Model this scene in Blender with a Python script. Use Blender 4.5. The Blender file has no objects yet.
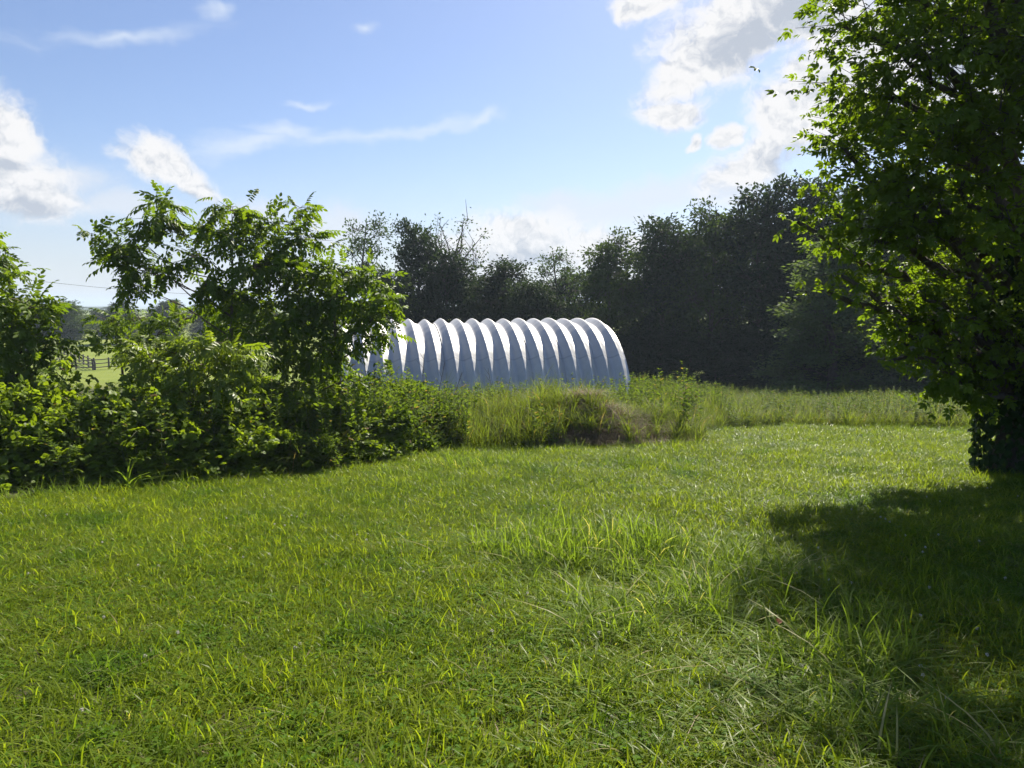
import bpy, math, random
import numpy as np
from mathutils import Vector

S = bpy.context.scene
C = S.collection
R_ = math.radians
F = 745.0
HOR = 305.0
EYE = 1.6
PITCH = math.atan((384 - HOR) / F)

# ------------------------------------------------------------------ camera
cd = bpy.data.cameras.new('camera')
cam = bpy.data.objects.new('camera', cd)
C.objects.link(cam)
cam.location = (0, 0, EYE)
cam.rotation_euler = (math.pi / 2 - PITCH, 0, 0)
cd.sensor_width = 36
cd.lens = 36 * F / 1024
cd.clip_start = 0.05
cd.clip_end = 9000
S.camera = cam

SUN_AZ, SUN_EL = 23.0, 44.0      # degrees: right of the view axis (+Y), above the horizon
S.view_settings.view_transform = 'Standard'
S.view_settings.look = 'None'
S.view_settings.exposure = 1.2
S.view_settings.gamma = 1
S.view_settings.use_curve_mapping = False
cy = S.cycles
cy.max_bounces = 6
cy.diffuse_bounces = 3
cy.glossy_bounces = 2
cy.transmission_bounces = 4
cy.transparent_max_bounces = 4
cy.volume_bounces = 0
cy.caustics_reflective = False
cy.caustics_refractive = False
cy.sample_clamp_indirect = 4
cy.use_adaptive_sampling = True
cy.adaptive_threshold = 0.02
cy.use_denoising = True


def px_dir(px, py):
    sp, cp = math.sin(PITCH), math.cos(PITCH)
    dx, dy = px - 512.0, 384.0 - py
    return Vector((dx, F * cp + dy * sp, -F * sp + dy * cp))


def at(px, py, Y):
    d = px_dir(px, py)
    return (d.x * Y / d.y, Y, EYE + d.z * Y / d.y)


def azel(px, py):
    d = px_dir(px, py).normalized()
    return math.degrees(math.atan2(d.x, d.y)), math.degrees(math.asin(d.z))


# ------------------------------------------------------------------ node helper
class N:
    def __init__(s, tree):
        s.t = tree

    def new(s, typ, **kw):
        n = s.t.nodes.new(typ)
        for k, v in kw.items():
            setattr(n, k, v)
        return n

    def link(s, a, b):
        s.t.links.new(a, b)

    def setin(s, sock, v):
        if isinstance(v, bpy.types.NodeSocket):
            s.link(v, sock)
        elif isinstance(v, (tuple, list)) and len(v) == 3 and sock.type == 'RGBA':
            sock.default_value = (*v, 1)
        else:
            sock.default_value = v

    def m(s, op, a, b=None, c=None, clamp=False):
        n = s.new('ShaderNodeMath', operation=op)
        n.use_clamp = clamp
        s.setin(n.inputs[0], a)
        if b is not None: s.setin(n.inputs[1], b)
        if c is not None: s.setin(n.inputs[2], c)
        return n.outputs[0]

    def vm(s, op, a, b=None, scale=None):
        n = s.new('ShaderNodeVectorMath', operation=op)
        s.setin(n.inputs[0], a)
        if b is not None: s.setin(n.inputs[1], b)
        if scale is not None: s.setin(n.inputs['Scale'], scale)
        return n.outputs[0]

    def noise(s, vec, scale, detail=3, rough=.5, out='Fac', dist=0.0):
        n = s.new('ShaderNodeTexNoise')
        if vec is not None: s.link(vec, n.inputs['Vector'])
        n.inputs['Scale'].default_value = scale
        n.inputs['Detail'].default_value = detail
        n.inputs['Roughness'].default_value = rough
        n.inputs['Distortion'].default_value = dist
        return n.outputs[0 if out == 'Fac' else 1]

    def mix(s, fac, a, b, mode='MIX'):
        n = s.new('ShaderNodeMix', data_type='RGBA', blend_type=mode)
        s.setin(n.inputs[0], fac)
        s.setin(n.inputs[6], a)
        s.setin(n.inputs[7], b)
        return n.outputs[2]

    def ss(s, x, lo, hi):
        n = s.new('ShaderNodeMapRange', interpolation_type='SMOOTHSTEP')
        s.setin(n.inputs['Value'], x)
        n.inputs['From Min'].default_value = lo
        n.inputs['From Max'].default_value = hi
        return n.outputs[0]

    def ramp(s, fac, stops):
        n = s.new('ShaderNodeValToRGB')
        cr = n.color_ramp
        while len(cr.elements) < len(stops): cr.elements.new(.5)
        for e, (p, c) in zip(cr.elements, stops):
            e.position = p
            e.color = (*c, 1)
        s.setin(n.inputs[0], fac)
        return n.outputs[0]


# ------------------------------------------------------------------ world: Nishita sky with procedural clouds by direction
W = bpy.data.worlds.new('World')
S.world = W
W.use_nodes = True
wt = W.node_tree
wt.nodes.clear()
n = N(wt)
sky = n.new('ShaderNodeTexSky', sky_type='NISHITA')
sky.sun_disc = False
sky.sun_elevation = R_(SUN_EL)
sky.sun_rotation = R_(SUN_AZ)
sky.air_density = 1.0
sky.dust_density = .6
sky.ozone_density = 2.5
tc = n.new('ShaderNodeTexCoord')
D = n.vm('NORMALIZE', tc.outputs['Generated'])
sx = n.new('ShaderNodeSeparateXYZ')
n.link(D, sx.inputs[0])
AZ = n.m('MULTIPLY', n.m('ARCTAN2', sx.outputs[0], sx.outputs[1]), 57.29578)
EL = n.m('MULTIPLY', n.m('ARCSINE', sx.outputs[2]), 57.29578)
cv = n.new('ShaderNodeCombineXYZ')
n.link(AZ, cv.inputs[0])
n.link(EL, cv.inputs[1])
P0 = cv.outputs[0]
warp = n.vm('SUBTRACT', n.noise(P0, .16, 4, .6, out='Color'), (.5, .5, .5))
P = n.vm('ADD', P0, n.vm('MULTIPLY', warp, (5.0, 3.2, 0)))
wsx = n.new('ShaderNodeSeparateXYZ')
n.link(P, wsx.inputs[0])
AZ0, EL0 = AZ, EL
AZ, EL = wsx.outputs[0], wsx.outputs[1]
P2 = n.vm('ADD', P, (-.22, -.45, 0))       # a step away from the sun, for the relief of the billows
nA = n.noise(P, .34, 12, .66, dist=.15)
nB = n.noise(P2, .34, 12, .66, dist=.15)
nW = n.noise(n.vm('MULTIPLY', P, (.35, 1.5, 1)), .35, 5, .6)


def blob(a, e, ra, re, tilt=0.0, flat=1.0):
    ca, sa = math.cos(R_(tilt)), math.sin(R_(tilt))
    da = n.m('SUBTRACT', AZ, a)
    de = n.m('SUBTRACT', EL, e)
    u = n.m('ADD', n.m('MULTIPLY', da, ca / ra), n.m('MULTIPLY', de, sa / ra))
    v = n.m('ADD', n.m('MULTIPLY', da, -sa / re), n.m('MULTIPLY', de, ca / re))
    if flat > 1:
        vn = n.m('MINIMUM', v, 0.0)
        v = n.m('ADD', n.m('MAXIMUM', v, 0.0), n.m('MULTIPLY', vn, flat))
    d = n.m('SQRT', n.m('ADD', n.m('MULTIPLY', u, u), n.m('MULTIPLY', v, v)))
    return n.m('SUBTRACT', 1.0, d)


def pblob(px, py, wx, wy, tilt=0, flat=1.0):
    a, e = azel(px, py)
    k = 57.3 / F
    c = max(.6, math.cos(R_(a)))
    return blob(a, e, wx * k * c * c, wy * k * c, tilt, flat)


def vmax(lst):
    r = lst[0]
    for x in lst[1:]: r = n.m('MAXIMUM', r, x)
    return r


cum = [  # px, py, half width, half height, tilt, flat bottom
    (8, 135, 38, 42, 0, 1.2), (-20, 160, 60, 75, 0, 1.3), (25, 197, 62, 40, 0, 1.9), (-70, 190, 90, 60, 0, 1.5),
    (155, 166, 44, 26, -14, 1.5), (192, 184, 36, 17, -14, 1.6),
    (735, 28, 85, 52, 22, 1.2), (790, -8, 90, 62, 10, 1.2), (690, 72, 52, 26, 20, 1.2), (850, 40, 60, 60, 0, 1),
    (676, 112, 34, 16, -5, 1.2), (650, 3, 32, 13, 0, 1), (728, 138, 17, 11, 30, 1), (697, 141, 9, 8, 0, 1),
    (752, 160, 55, 24, 38, 1), (790, 120, 50, 40, 38, 1), (830, 90, 60, 60, 0, 1),
    (525, 243, 70, 30, 0, 1.4), (470, 262, 60, 26, 0, 1.3), (600, 252, 55, 22, 0, 1.3),
    (930, 60, 90, 60, 0, 1.2), (1060, 90, 110, 60, 0, 1.2), (950, -120, 120, 50, 0, 1.3), (1200, 30, 130, 60, 0, 1.3),
]
base = vmax([pblob(c[0], c[1], c[2] * 1.22, c[3] * 1.25, *c[4:]) for c in cum])
dens0 = n.m('ADD', n.m('MULTIPLY', base, 1.5), n.m('MULTIPLY', n.m('SUBTRACT', nA, .46), 1.9))
covC = n.ss(dens0, .05, .85)
deep = n.ss(dens0, .75, 1.7)
relief = n.m('MULTIPLY', n.m('SUBTRACT', nA, nB), 2.0)
bel = [(748, 42, 62, 30, 22, 1), (800, 10, 60, 40, 20, 1), (20, 208, 60, 16, 0, 1), (190, 198, 34, 12, -20, 1), (5, 160, 30, 12, 0, 1), (790, 165, 40, 30, 20, 1), (530, 258, 60, 12, 0, 1), (960, 70, 60, 30, 0, 1)]
belly = n.ss(n.m('ADD', vmax([pblob(*c) for c in bel]), n.m('MULTIPLY', n.m('SUBTRACT', nA, .5), 1.4)), .0, .75)
soft = [(75, 180, 55, 20, 0, 1), (120, 203, 75, 20, 0, 1), (660, 195, 85, 26, 8, 1), (600, 215, 90, 26, 0, 1), (340, 228, 70, 28, 0, 1),
        (250, 215, 60, 22, 0, 1), (560, 205, 60, 20, 0, 1), (740, 185, 60, 34, 20, 1), (40, 185, 70, 40, 0, 1)]
baseS = vmax([pblob(*c) for c in soft])
covS = n.m('MULTIPLY', n.ss(n.m('ADD', n.m('MULTIPLY', baseS, 1.1), n.m('MULTIPLY', n.m('SUBTRACT', nA, .5), 1.5)), -.05, .9), .75)
cir = [(120, 33, 125, 12, 8, 1), (310, 102, 32, 5, 0, 1), (250, 142, 120, 18, 8, 1), (370, 134, 150, 11, 7, 1), (370, 20, 16, 7, 0, 1),
       (215, 16, 22, 12, 0, 1), (290, 130, 55, 14, -3, 1), (480, 122, 30, 9, 20, 1)]
baseW = vmax([pblob(*c) for c in cir])
covW = n.m('MULTIPLY', n.ss(n.m('ADD', n.m('MULTIPLY', baseW, 1.0), n.m('MULTIPLY', n.m('SUBTRACT', nW, .5), 1.9)), .0, 1.3), .75)
# whitish veil of humid air low over the horizon
veil = n.m('MULTIPLY', n.ss(EL0, 12.0, -1.0), .55)
bg = n.new('ShaderNodeBackground')
skyc = sky.outputs[0]
SK = 1.0
skyc = n.mix(1.0, skyc, (.93, .93, 1.04), 'MULTIPLY')
c1 = n.mix(veil, skyc, (5.6 * SK, 6.0 * SK, 6.8 * SK))
c2 = n.mix(covW, c1, (6.4 * SK, 7.0 * SK, 7.8 * SK))
c3 = n.mix(covS, c2, (6.3 * SK, 6.6 * SK, 7.2 * SK))
lit = n.mix(n.m('ADD', n.m('MULTIPLY', relief, 2.2), n.m('ADD', 1.0, n.m('ADD', n.m('MULTIPLY', n.m('SUBTRACT', nA, .5), 1.2), n.m('ADD', n.m('MULTIPLY', deep, -.35), n.m('MULTIPLY', belly, -1.0)))), None, True),
            (4.2 * SK, 4.6 * SK, 5.3 * SK), (7.5 * SK, 7.45 * SK, 7.5 * SK))
c4 = n.mix(covC, c3, lit)
n.link(c4, bg.inputs[0])
bg.inputs[1].default_value = 0.0555
wo = n.new('ShaderNodeOutputWorld')
n.link(bg.outputs[0], wo.inputs[0])
W.cycles.sampling_method = 'MANUAL'
W.cycles.sample_map_resolution = 512

sd = bpy.data.lights.new('sun', 'SUN')
sd.energy = 5.0
sd.angle = R_(.55)
sd.color = (1.0, .93, .80)
sun = bpy.data.objects.new('sun', sd)
C.objects.link(sun)
ae, aa = R_(SUN_EL), R_(SUN_AZ)
sv = Vector((math.sin(aa) * math.cos(ae), math.cos(aa) * math.cos(ae), math.sin(ae)))
sun.rotation_euler = sv.to_track_quat('Z', 'Y').to_euler()
sun.location = (10, 20, 30)


# ------------------------------------------------------------------ terrain function
def _sm(a, b, x):
    t = np.clip((x - a) / (b - a), 0, 1)
    return t * t * (3 - 2 * t)


def ground(x, y):
    x = np.asarray(x, float)
    y = np.asarray(y, float)
    s = np.minimum(y, 42.0)
    over = np.clip(y - 42, 0, 22)
    z = -.09 * s - .09 * (over - over * over / 44.0)
    z = z + .035 * np.sin(x * .9 + 1.1) * np.sin(y * .7) + .02 * np.sin(x * 2.3 + y * 1.7)
    r = np.hypot(x, y)
    z = z + _sm(500, 2500, r) * 6 * np.sin(x * .002 + 1) - _sm(10, 60, -y) * 0
    return z


def gz(x, y): return float(ground(x, y))


# ------------------------------------------------------------------ materials
def new_mat(name):
    m = bpy.data.materials.new(name)
    m.use_nodes = True
    m.node_tree.nodes.clear()
    return m, N(m.node_tree)


def leaf_mat(name, c0, c1, tr=(1.5, 1.7, .6), tfac=.42, rough=.45, spec=.35, dry=None, big=.35, dryfrac=.03, bigcol=None):
    """two sided leaf: reflected colour between c0 and c1, transmitted colour = colour * tr"""
    m, n = new_mat(name)
    at_ = n.new('ShaderNodeAttribute', attribute_name='rnd')
    geo = n.new('ShaderNodeNewGeometry')
    g = n.noise(geo.outputs['Position'], big, 3, .6)
    r = at_.outputs['Fac']
    f = n.m('ADD', n.m('MULTIPLY', r, .6), n.m('MULTIPLY', n.m('SUBTRACT', g, .3), 1.0), None, True)
    col = n.mix(f, c0, c1)
    if bigcol is not None:
        g2 = n.noise(geo.outputs['Position'], .9, 4, .65)
        col = n.mix(n.ss(g2, .5, .68), col, bigcol)
    if dry is not None:
        col = n.mix(n.m('GREATER_THAN', r, 1 - dryfrac), col, dry)
    p = n.new('ShaderNodeBsdfPrincipled')
    n.link(col, p.inputs['Base Color'])
    p.inputs['Roughness'].default_value = rough
    p.inputs['Specular IOR Level'].default_value = spec
    t = n.new('ShaderNodeBsdfTranslucent')
    n.link(n.mix(1.0, col, tr, 'MULTIPLY'), t.inputs[0])
    mx = n.new('ShaderNodeMixShader')
    mx.inputs[0].default_value = tfac
    n.link(p.outputs[0], mx.inputs[1])
    n.link(t.outputs[0], mx.inputs[2])
    o = n.new('ShaderNodeOutputMaterial')
    n.link(mx.outputs[0], o.inputs[0])
    return m


def solid_mat(name, c0, c1, scale=5, rough=.8, bump=.0, bscale=20, metal=0, detail=5, stretch=None, spec=.4):
    m, n = new_mat(name)
    geo = n.new('ShaderNodeTexCoord')
    v = geo.outputs['Object']
    if stretch: v = n.vm('MULTIPLY', v, stretch)
    g = n.noise(v, scale, detail, .6)
    p = n.new('ShaderNodeBsdfPrincipled')
    n.link(n.mix(n.ss(g, .3, .7), c0, c1), p.inputs['Base Color'])
    p.inputs['Roughness'].default_value = rough
    p.inputs['Metallic'].default_value = metal
    p.inputs['Specular IOR Level'].default_value = spec
    if bump:
        b = n.new('ShaderNodeBump')
        b.inputs['Strength'].default_value = bump
        b.inputs['Distance'].default_value = .05
        n.link(n.noise(v, bscale, 6, .6), b.inputs['Height'])
        n.link(b.outputs[0], p.inputs['Normal'])
    o = n.new('ShaderNodeOutputMaterial')
    n.link(p.outputs[0], o.inputs[0])
    return m


M = {}
M['lawn'] = leaf_mat('lawn_grass', (.082, .130, .013), (.214, .262, .027), (1.85, 1.82, .5), .53, .34, .055, (.27, .25, .11), .30, .010, (.070, .128, .014))
M['tallgrass'] = leaf_mat('tall_grass', (.098, .156, .025), (.175, .237, .038), (1.85, 1.85, .6), .5, .38, .035, (.34, .32, .15), .5, .015)
M['meadow'] = leaf_mat('meadow_grass', (.084, .125, .022), (.142, .185, .037), (1.75, 1.68, .55), .5, .55, .05, (.27, .21, .12), .4, .04)
M['weed'] = leaf_mat('weed_leaf', (.075, .125, .020), (.125, .175, .034), (1.8, 1.75, .5), .48, .6, .03, (.22, .17, .09), .5, .05)
M['dry'] = leaf_mat('dry_grass', (.20, .145, .08), (.32, .25, .15), (.8, .7, .5), .25, .6, .2, (.10, .075, .05), .5, .25)
M['clover'] = leaf_mat('clover_leaf', (.07, .145, .012), (.11, .19, .016), (1.8, 1.75, .4), .45, .55, .05)
M['bramble'] = leaf_mat('bramble_leaf', (.092, .145, .018), (.170, .235, .030), (1.85, 1.75, .45), .52, .45, .12, (.16, .10, .04), .8, .012)
M['sapling'] = leaf_mat('sapling_leaf', (.068, .118, .014), (.13, .19, .022), (1.85, 1.8, .4), .5, .45, .18)
M['bright'] = leaf_mat('young_leaf', (.12, .18, .02), (.19, .24, .03), (1.7, 1.7, .45), .5, .42, .4)
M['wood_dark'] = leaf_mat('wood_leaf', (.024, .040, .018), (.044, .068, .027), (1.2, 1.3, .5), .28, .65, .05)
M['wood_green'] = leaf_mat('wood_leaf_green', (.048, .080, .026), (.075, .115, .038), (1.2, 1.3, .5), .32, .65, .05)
M['feather'] = leaf_mat('feathery_leaf', (.075, .12, .045), (.12, .17, .065), (1.5, 1.5, .6), .42, .65, .05)
M['big'] = leaf_mat('shade_tree_leaf', (.066, .112, .015), (.13, .19, .024), (1.95, 1.9, .4), .57, .45, .15)
M['ivy'] = leaf_mat('ivy_leaf', (.022, .042, .012), (.04, .07, .018), (1.2, 1.3, .5), .2, .55, .06)
M['bark'] = solid_mat('bark', (.05, .04, .03), (.12, .10, .08), 6, .9, .8, 18, stretch=(1, 1, .25))
M['twig'] = solid_mat('twig', (.07, .055, .035), (.13, .10, .07), 6, .85)
M['stem'] = solid_mat('green_stem', (.07, .09, .03), (.12, .13, .05), 6, .7)
M['soil'] = solid_mat('soil', (.09, .065, .042), (.25, .185, .12), 3, .95, 1.0, 9)
M['fence'] = solid_mat('weathered_wood', (.05, .042, .034), (.11, .095, .08), 4, .85)
M['wire'] = solid_mat('wire', (.03, .03, .03), (.05, .05, .05), 4, .6)
M['concrete'] = solid_mat('concrete', (.26, .25, .23), (.36, .34, .31), 4, .9, .3, 30)
M['flower'] = leaf_mat('clover_flower', (.55, .52, .45), (.68, .66, .60), (1, 1, 1), .3)


# ------------------------------------------------------------------ numpy mesh helpers
def np_mesh(name, V, faces, mat, rnd=None, smooth=False):
    """faces: list of int arrays (n,k)"""
    me = bpy.data.meshes.new(name)
    V = np.asarray(V, np.float32)
    me.vertices.add(len(V))
    me.vertices.foreach_set('co', V.ravel())
    fl = [np.asarray(f, np.int32) for f in faces if len(f)]
    loops = np.concatenate([f.ravel() for f in fl])
    tot = np.concatenate([np.full(len(f), f.shape[1], np.int32) for f in fl])
    st = np.concatenate([[0], np.cumsum(tot)[:-1]]).astype(np.int32)
    me.loops.add(len(loops))
    me.loops.foreach_set('vertex_index', loops)
    me.polygons.add(len(tot))
    me.polygons.foreach_set('loop_start', st)
    me.polygons.foreach_set('loop_total', tot)
    if smooth: me.polygons.foreach_set('use_smooth', np.ones(len(tot), bool))
    if rnd is not None:
        a = me.attributes.new('rnd', 'FLOAT', 'POINT')
        a.data.foreach_set('value', np.asarray(rnd, np.float32))
    me.update(calc_edges=True)
    me.materials.append(mat)
    return me


def link(name, me, parent=None, loc=None, rz=0, scale=None):
    o = bpy.data.objects.new(name, me)
    C.objects.link(o)
    if parent: o.parent = parent
    if loc is not None: o.location = loc
    if rz: o.rotation_euler = (0, 0, rz)
    if scale is not None: o.scale = scale
    return o


def tag(o, label=None, cat=None, group=None, kind=None):
    if label: o['label'] = label
    if cat: o['category'] = cat
    if group: o['group'] = group
    if kind: o['kind'] = kind
    return o


def norm(a): return a / np.maximum(np.linalg.norm(a, axis=-1, keepdims=True), 1e-9)


class Geo:
    """collects verts and faces (quads + tris)"""
    def __init__(s):
        s.V, s.Q, s.T, s.R, s.n = [], [], [], [], 0

    def add(s, V, Q=None, T=None, rnd=None):
        V = np.asarray(V, float).reshape(-1, 3)
        s.V.append(V)
        if Q is not None and len(Q): s.Q.append(np.asarray(Q, int) + s.n)
        if T is not None and len(T): s.T.append(np.asarray(T, int) + s.n)
        s.R.append(np.zeros(len(V)) if rnd is None else rnd)
        s.n += len(V)

    def tube(s, pts, rad, sides=6):
        pts = np.asarray(pts, float)
        rad = np.asarray(rad, float)
        k = len(pts)
        t = norm(np.gradient(pts, axis=0))
        ref = np.where(np.abs(t[:, 2:3]) > .9, np.array([[1., 0, 0]]), np.array([[0., 0, 1]]))
        u = norm(np.cross(t, ref))
        w = np.cross(t, u)
        a = np.linspace(0, 2 * math.pi, sides, endpoint=False)
        V = pts[:, None] + rad[:, None, None] * (np.cos(a)[None, :, None] * u[:, None] + np.sin(a)[None, :, None] * w[:, None])
        i = np.arange(k - 1)[:, None] * sides
        j = np.arange(sides)[None]
        j2 = (j + 1) % sides
        Q = np.stack([i + j, i + j2, i + sides + j2, i + sides + j], -1).reshape(-1, 4)
        s.add(V, Q)

    def tubes(s, P, rad, sides=3):
        """P (n,k,3), rad (n,k): many short tubes at once"""
        P = np.asarray(P, float)
        n_, k = P.shape[:2]
        t = norm(np.gradient(P, axis=1))
        ref = np.where(np.abs(t[..., 2:3]) > .9, np.array([1., 0, 0]), np.array([0., 0, 1]))
        u = norm(np.cross(t, ref))
        w = np.cross(t, u)
        a = np.linspace(0, 2 * math.pi, sides, endpoint=False)
        V = P[:, :, None] + rad[:, :, None, None] * (np.cos(a)[None, None, :, None] * u[:, :, None] + np.sin(a)[None, None, :, None] * w[:, :, None])
        b = np.arange(n_)[:, None, None] * (k * sides) + np.arange(k - 1)[None, :, None] * sides
        j = np.arange(sides)[None, None]
        j2 = (j + 1) % sides
        Q = np.stack(np.broadcast_arrays(b + j, b + j2, b + sides + j2, b + sides + j), -1).reshape(-1, 4)
        s.add(V.reshape(-1, 3), Q)

    def box(s, c, hx, hy, hz, ax=(1, 0), tilt=0):
        ax = np.array([ax[0], ax[1], tilt]); ax = ax / np.linalg.norm(ax)
        ay = np.array([-ax[1], ax[0], 0]); ay = ay / np.linalg.norm(ay)
        az = np.cross(ax, ay)
        V = [np.array(c) + ax * hx * a + ay * hy * b + az * hz * d for a in (-1, 1) for b in (-1, 1) for d in (-1, 1)]
        s.add(V, [(0, 1, 3, 2), (4, 6, 7, 5), (0, 4, 5, 1), (2, 3, 7, 6), (0, 2, 6, 4), (1, 5, 7, 3)])

    def mesh(s, name, mat, smooth=False):
        return np_mesh(name, np.concatenate(s.V), ([np.concatenate(s.Q)] if s.Q else []) + ([np.concatenate(s.T)] if s.T else []), mat,
                       np.concatenate(s.R), smooth)


def place(tmpl, P, Dv, Nv, sc, rnd, geo, wscale=None):
    """stamp a template (V,Q,T) at points P, along Dv with normals Nv"""
    TV, TQ, TT = tmpl
    Dv = norm(Dv)
    X = norm(np.cross(Dv, Nv))
    Z = np.cross(X, Dv)
    sc = np.broadcast_to(np.asarray(sc, float), (len(P),))
    V = P[:, None] + sc[:, None, None] * (TV[None, :, 0:1] * X[:, None] + TV[None, :, 1:2] * Dv[:, None] + TV[None, :, 2:3] * Z[:, None])
    k = len(TV)
    off = (np.arange(len(P)) * k)[:, None, None]
    Q = (TQ[None] + off).reshape(-1, 4) if len(TQ) else None
    T = (TT[None] + off).reshape(-1, 3) if len(TT) else None
    geo.add(V.reshape(-1, 3), Q, T, np.repeat(rnd, k))


def tpl(V, Q=(), T=()):
    return np.array(V, float), np.array(Q, int).reshape(-1, 4), np.array(T, int).reshape(-1, 3)


LEAF4 = tpl([(0, 0, 0), (.27, .45, .07), (0, 1, -.06), (-.27, .45, .07)], T=[(0, 1, 2), (0, 2, 3)])
LEAF6 = tpl([(0, 0, 0), (.22, .28, .05), (.20, .65, .03), (0, 1, -.10), (-.20, .65, .03), (-.22, .28, .05)], Q=[(0, 1, 2, 3), (0, 3, 4, 5)])
ROUND6 = tpl([(0, 0, 0), (.38, .22, .06), (.36, .68, .04), (0, 1, -.08), (-.36, .68, .04), (-.38, .22, .06)], Q=[(0, 1, 2, 3), (0, 3, 4, 5)])


def compound(items, leaf):
    """items: (x,y,z, angle, length, droop)"""
    g = Geo()
    for (x, y, z, a, L, dr) in items:
        d = np.array([[math.sin(a), math.cos(a), -dr]])
        place(leaf, np.array([[x, y, z]]), d, np.array([[0, dr * .2, 1.]]), L, np.zeros(1), g)
    return np.concatenate(g.V), (np.concatenate(g.Q) if g.Q else np.zeros((0, 4), int)), (np.concatenate(g.T) if g.T else np.zeros((0, 3), int))


PALM5 = compound([(0, .35, 0, 0, .65, .15), (0, .33, 0, .75, .55, .2), (0, .33, 0, -.75, .55, .2), (0, .12, 0, 1.25, .42, .25), (0, .12, 0, -1.25, .42, .25)], LEAF6)
TRI3 = compound([(0, .25, 0, 0, .75, .15), (0, .25, 0, 1.2, .6, .2), (0, .25, 0, -1.2, .6, .2)], ROUND6)

def make_frond(seed):
    r = random.Random(seed)
    cv_ = r.uniform(-.12, .12)
    fr = []
    np_ = r.randint(6, 7)
    for i in range(np_):
        t = .14 + .82 / np_ * i
        for s in (-1, 1):
            if r.random() < .06: continue
            tt = t + r.uniform(-.02, .02)
            fr.append((cv_ * tt * tt, tt, -.30 * tt * tt, s * (1.2 - .45 * t) + r.uniform(-.18, .18), .33 * (1 - .5 * abs(t - .45)) * r.uniform(.8, 1.1), r.uniform(.25, .9)))
    fr.append((cv_, .97, -.30, r.uniform(-.3, .3), .28, .9))
    f = compound(fr, LEAF6)
    rv = [(-.006, 0, 0), (.006, 0, 0), (.005 + cv_ * .25, .5, -.075), (-.005 + cv_ * .25, .5, -.075), (.003 + cv_, 1, -.30), (-.003 + cv_, 1, -.30)]
    return np.concatenate([f[0], np.array(rv)]), np.concatenate([f[1], np.array([(0, 1, 2, 3), (3, 2, 4, 5)]) + len(f[0])]), f[2]


FROND = [make_frond(k) for k in range(5)]


# ------------------------------------------------------------------ trees
def lobed_tree(rng, trunk, rad, lobes, leaf, nleaf, size, sub=.4, twigs=14, droop=.1, spread=.25, limb_r=.35, up=.8, twig_r=.012, out_bias=.5, shell=.45, gap=0.0, limb_from=.2):
    """trunk: polyline; lobes: array (cx,cy,cz,rx,ry,rz). returns (wood Geo, leaf Geo)"""
    wood, lf = Geo(), Geo()
    trunk = np.asarray(trunk, float)
    # resample trunk
    kk = 14
    tt = np.linspace(0, 1, kk)
    seg = np.linspace(0, 1, len(trunk))
    tp = np.stack([np.interp(tt, seg, trunk[:, i]) for i in range(3)], 1)
    rr = rad * (1 - .85 * tt) + rad * .5 * np.exp(-tt * 18)
    wood.tube(tp, rr, 9)
    lobes = np.asarray(lobes, float)
    vol = (lobes[:, 3] * lobes[:, 4] * lobes[:, 5]) ** (2 / 3)
    per = np.maximum(2, (twigs * len(lobes) * vol / vol.sum())).astype(int)
    for li, (cx, cy, cz, rx, ry, rz) in enumerate(lobes):
        c = np.array([cx, cy, cz])
        # attach on trunk: lower than the lobe
        h = np.hypot(c[0] - tp[:, 0], c[1] - tp[:, 1])
        target = c[2] - .55 * h
        k = int(np.argmin(np.abs(tp[:, 2] - target)))
        k = max(int(limb_from * kk), min(kk - 2, k))
        s0 = tp[k]
        L = np.linalg.norm(c - s0)
        mid = (s0 + c) / 2 + np.array([0, 0, .10 * L]) + rng.normal(0, .04 * L, 3)
        u = np.linspace(0, 1, 7)[:, None]
        q = (1 - u) ** 2 * s0 + 2 * u * (1 - u) * mid + u * u * c
        q[1:-1] += rng.normal(0, .02 * L, (5, 3))
        r0 = min(rr[k] * .6, limb_r * rad * (.4 + .12 * L))
        wood.tube(q, r0 * (1 - .8 * u[:, 0]), 6)
        m = per[li]
        d = norm(rng.normal(0, 1, (m, 3)))
        rad_ = shell + (1 - shell) * rng.random((m, 1))
        tips = c + d * rad_ * np.array([rx, ry, rz])
        # twig start: a point on outer limb
        ui = rng.integers(3, 7, m)
        st = q[ui]
        midp = (st + tips) / 2 + rng.normal(0, .06, (m, 3)) * L * .3 + np.array([0, 0, .04]) * L
        wood.tubes(np.stack([st, midp, tips], 1), np.repeat(np.array([[1.0, .7, .3]]) * twig_r, m, 0))
        outd = norm(norm(tips - c) * out_bias + norm(tips - st) * .7)
        nl = max(1, int(nleaf))
        tw = np.repeat(np.arange(m), nl)
        f = rng.random(len(tw)) ** .6
        P = midp[tw] * (1 - f[:, None]) + tips[tw] * f[:, None] + rng.normal(0, spread * .5, (len(tw), 3)) * np.array([1, 1, .7])
        Dv = norm(outd[tw] * .8 + rng.normal(0, .6, (len(tw), 3)) + np.array([0, 0, -droop]))
        Nv = norm(np.array([0, 0, up]) + rng.normal(0, .5, (len(tw), 3)) + outd[tw] * .15)
        sc = size * rng.uniform(.65, 1.25, len(tw))
        place(leaf[li % len(leaf)] if isinstance(leaf, list) else leaf, P, Dv, Nv, sc, rng.random(len(tw)) * .6 + rng.random() * .4, lf)
    return wood, lf


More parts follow.
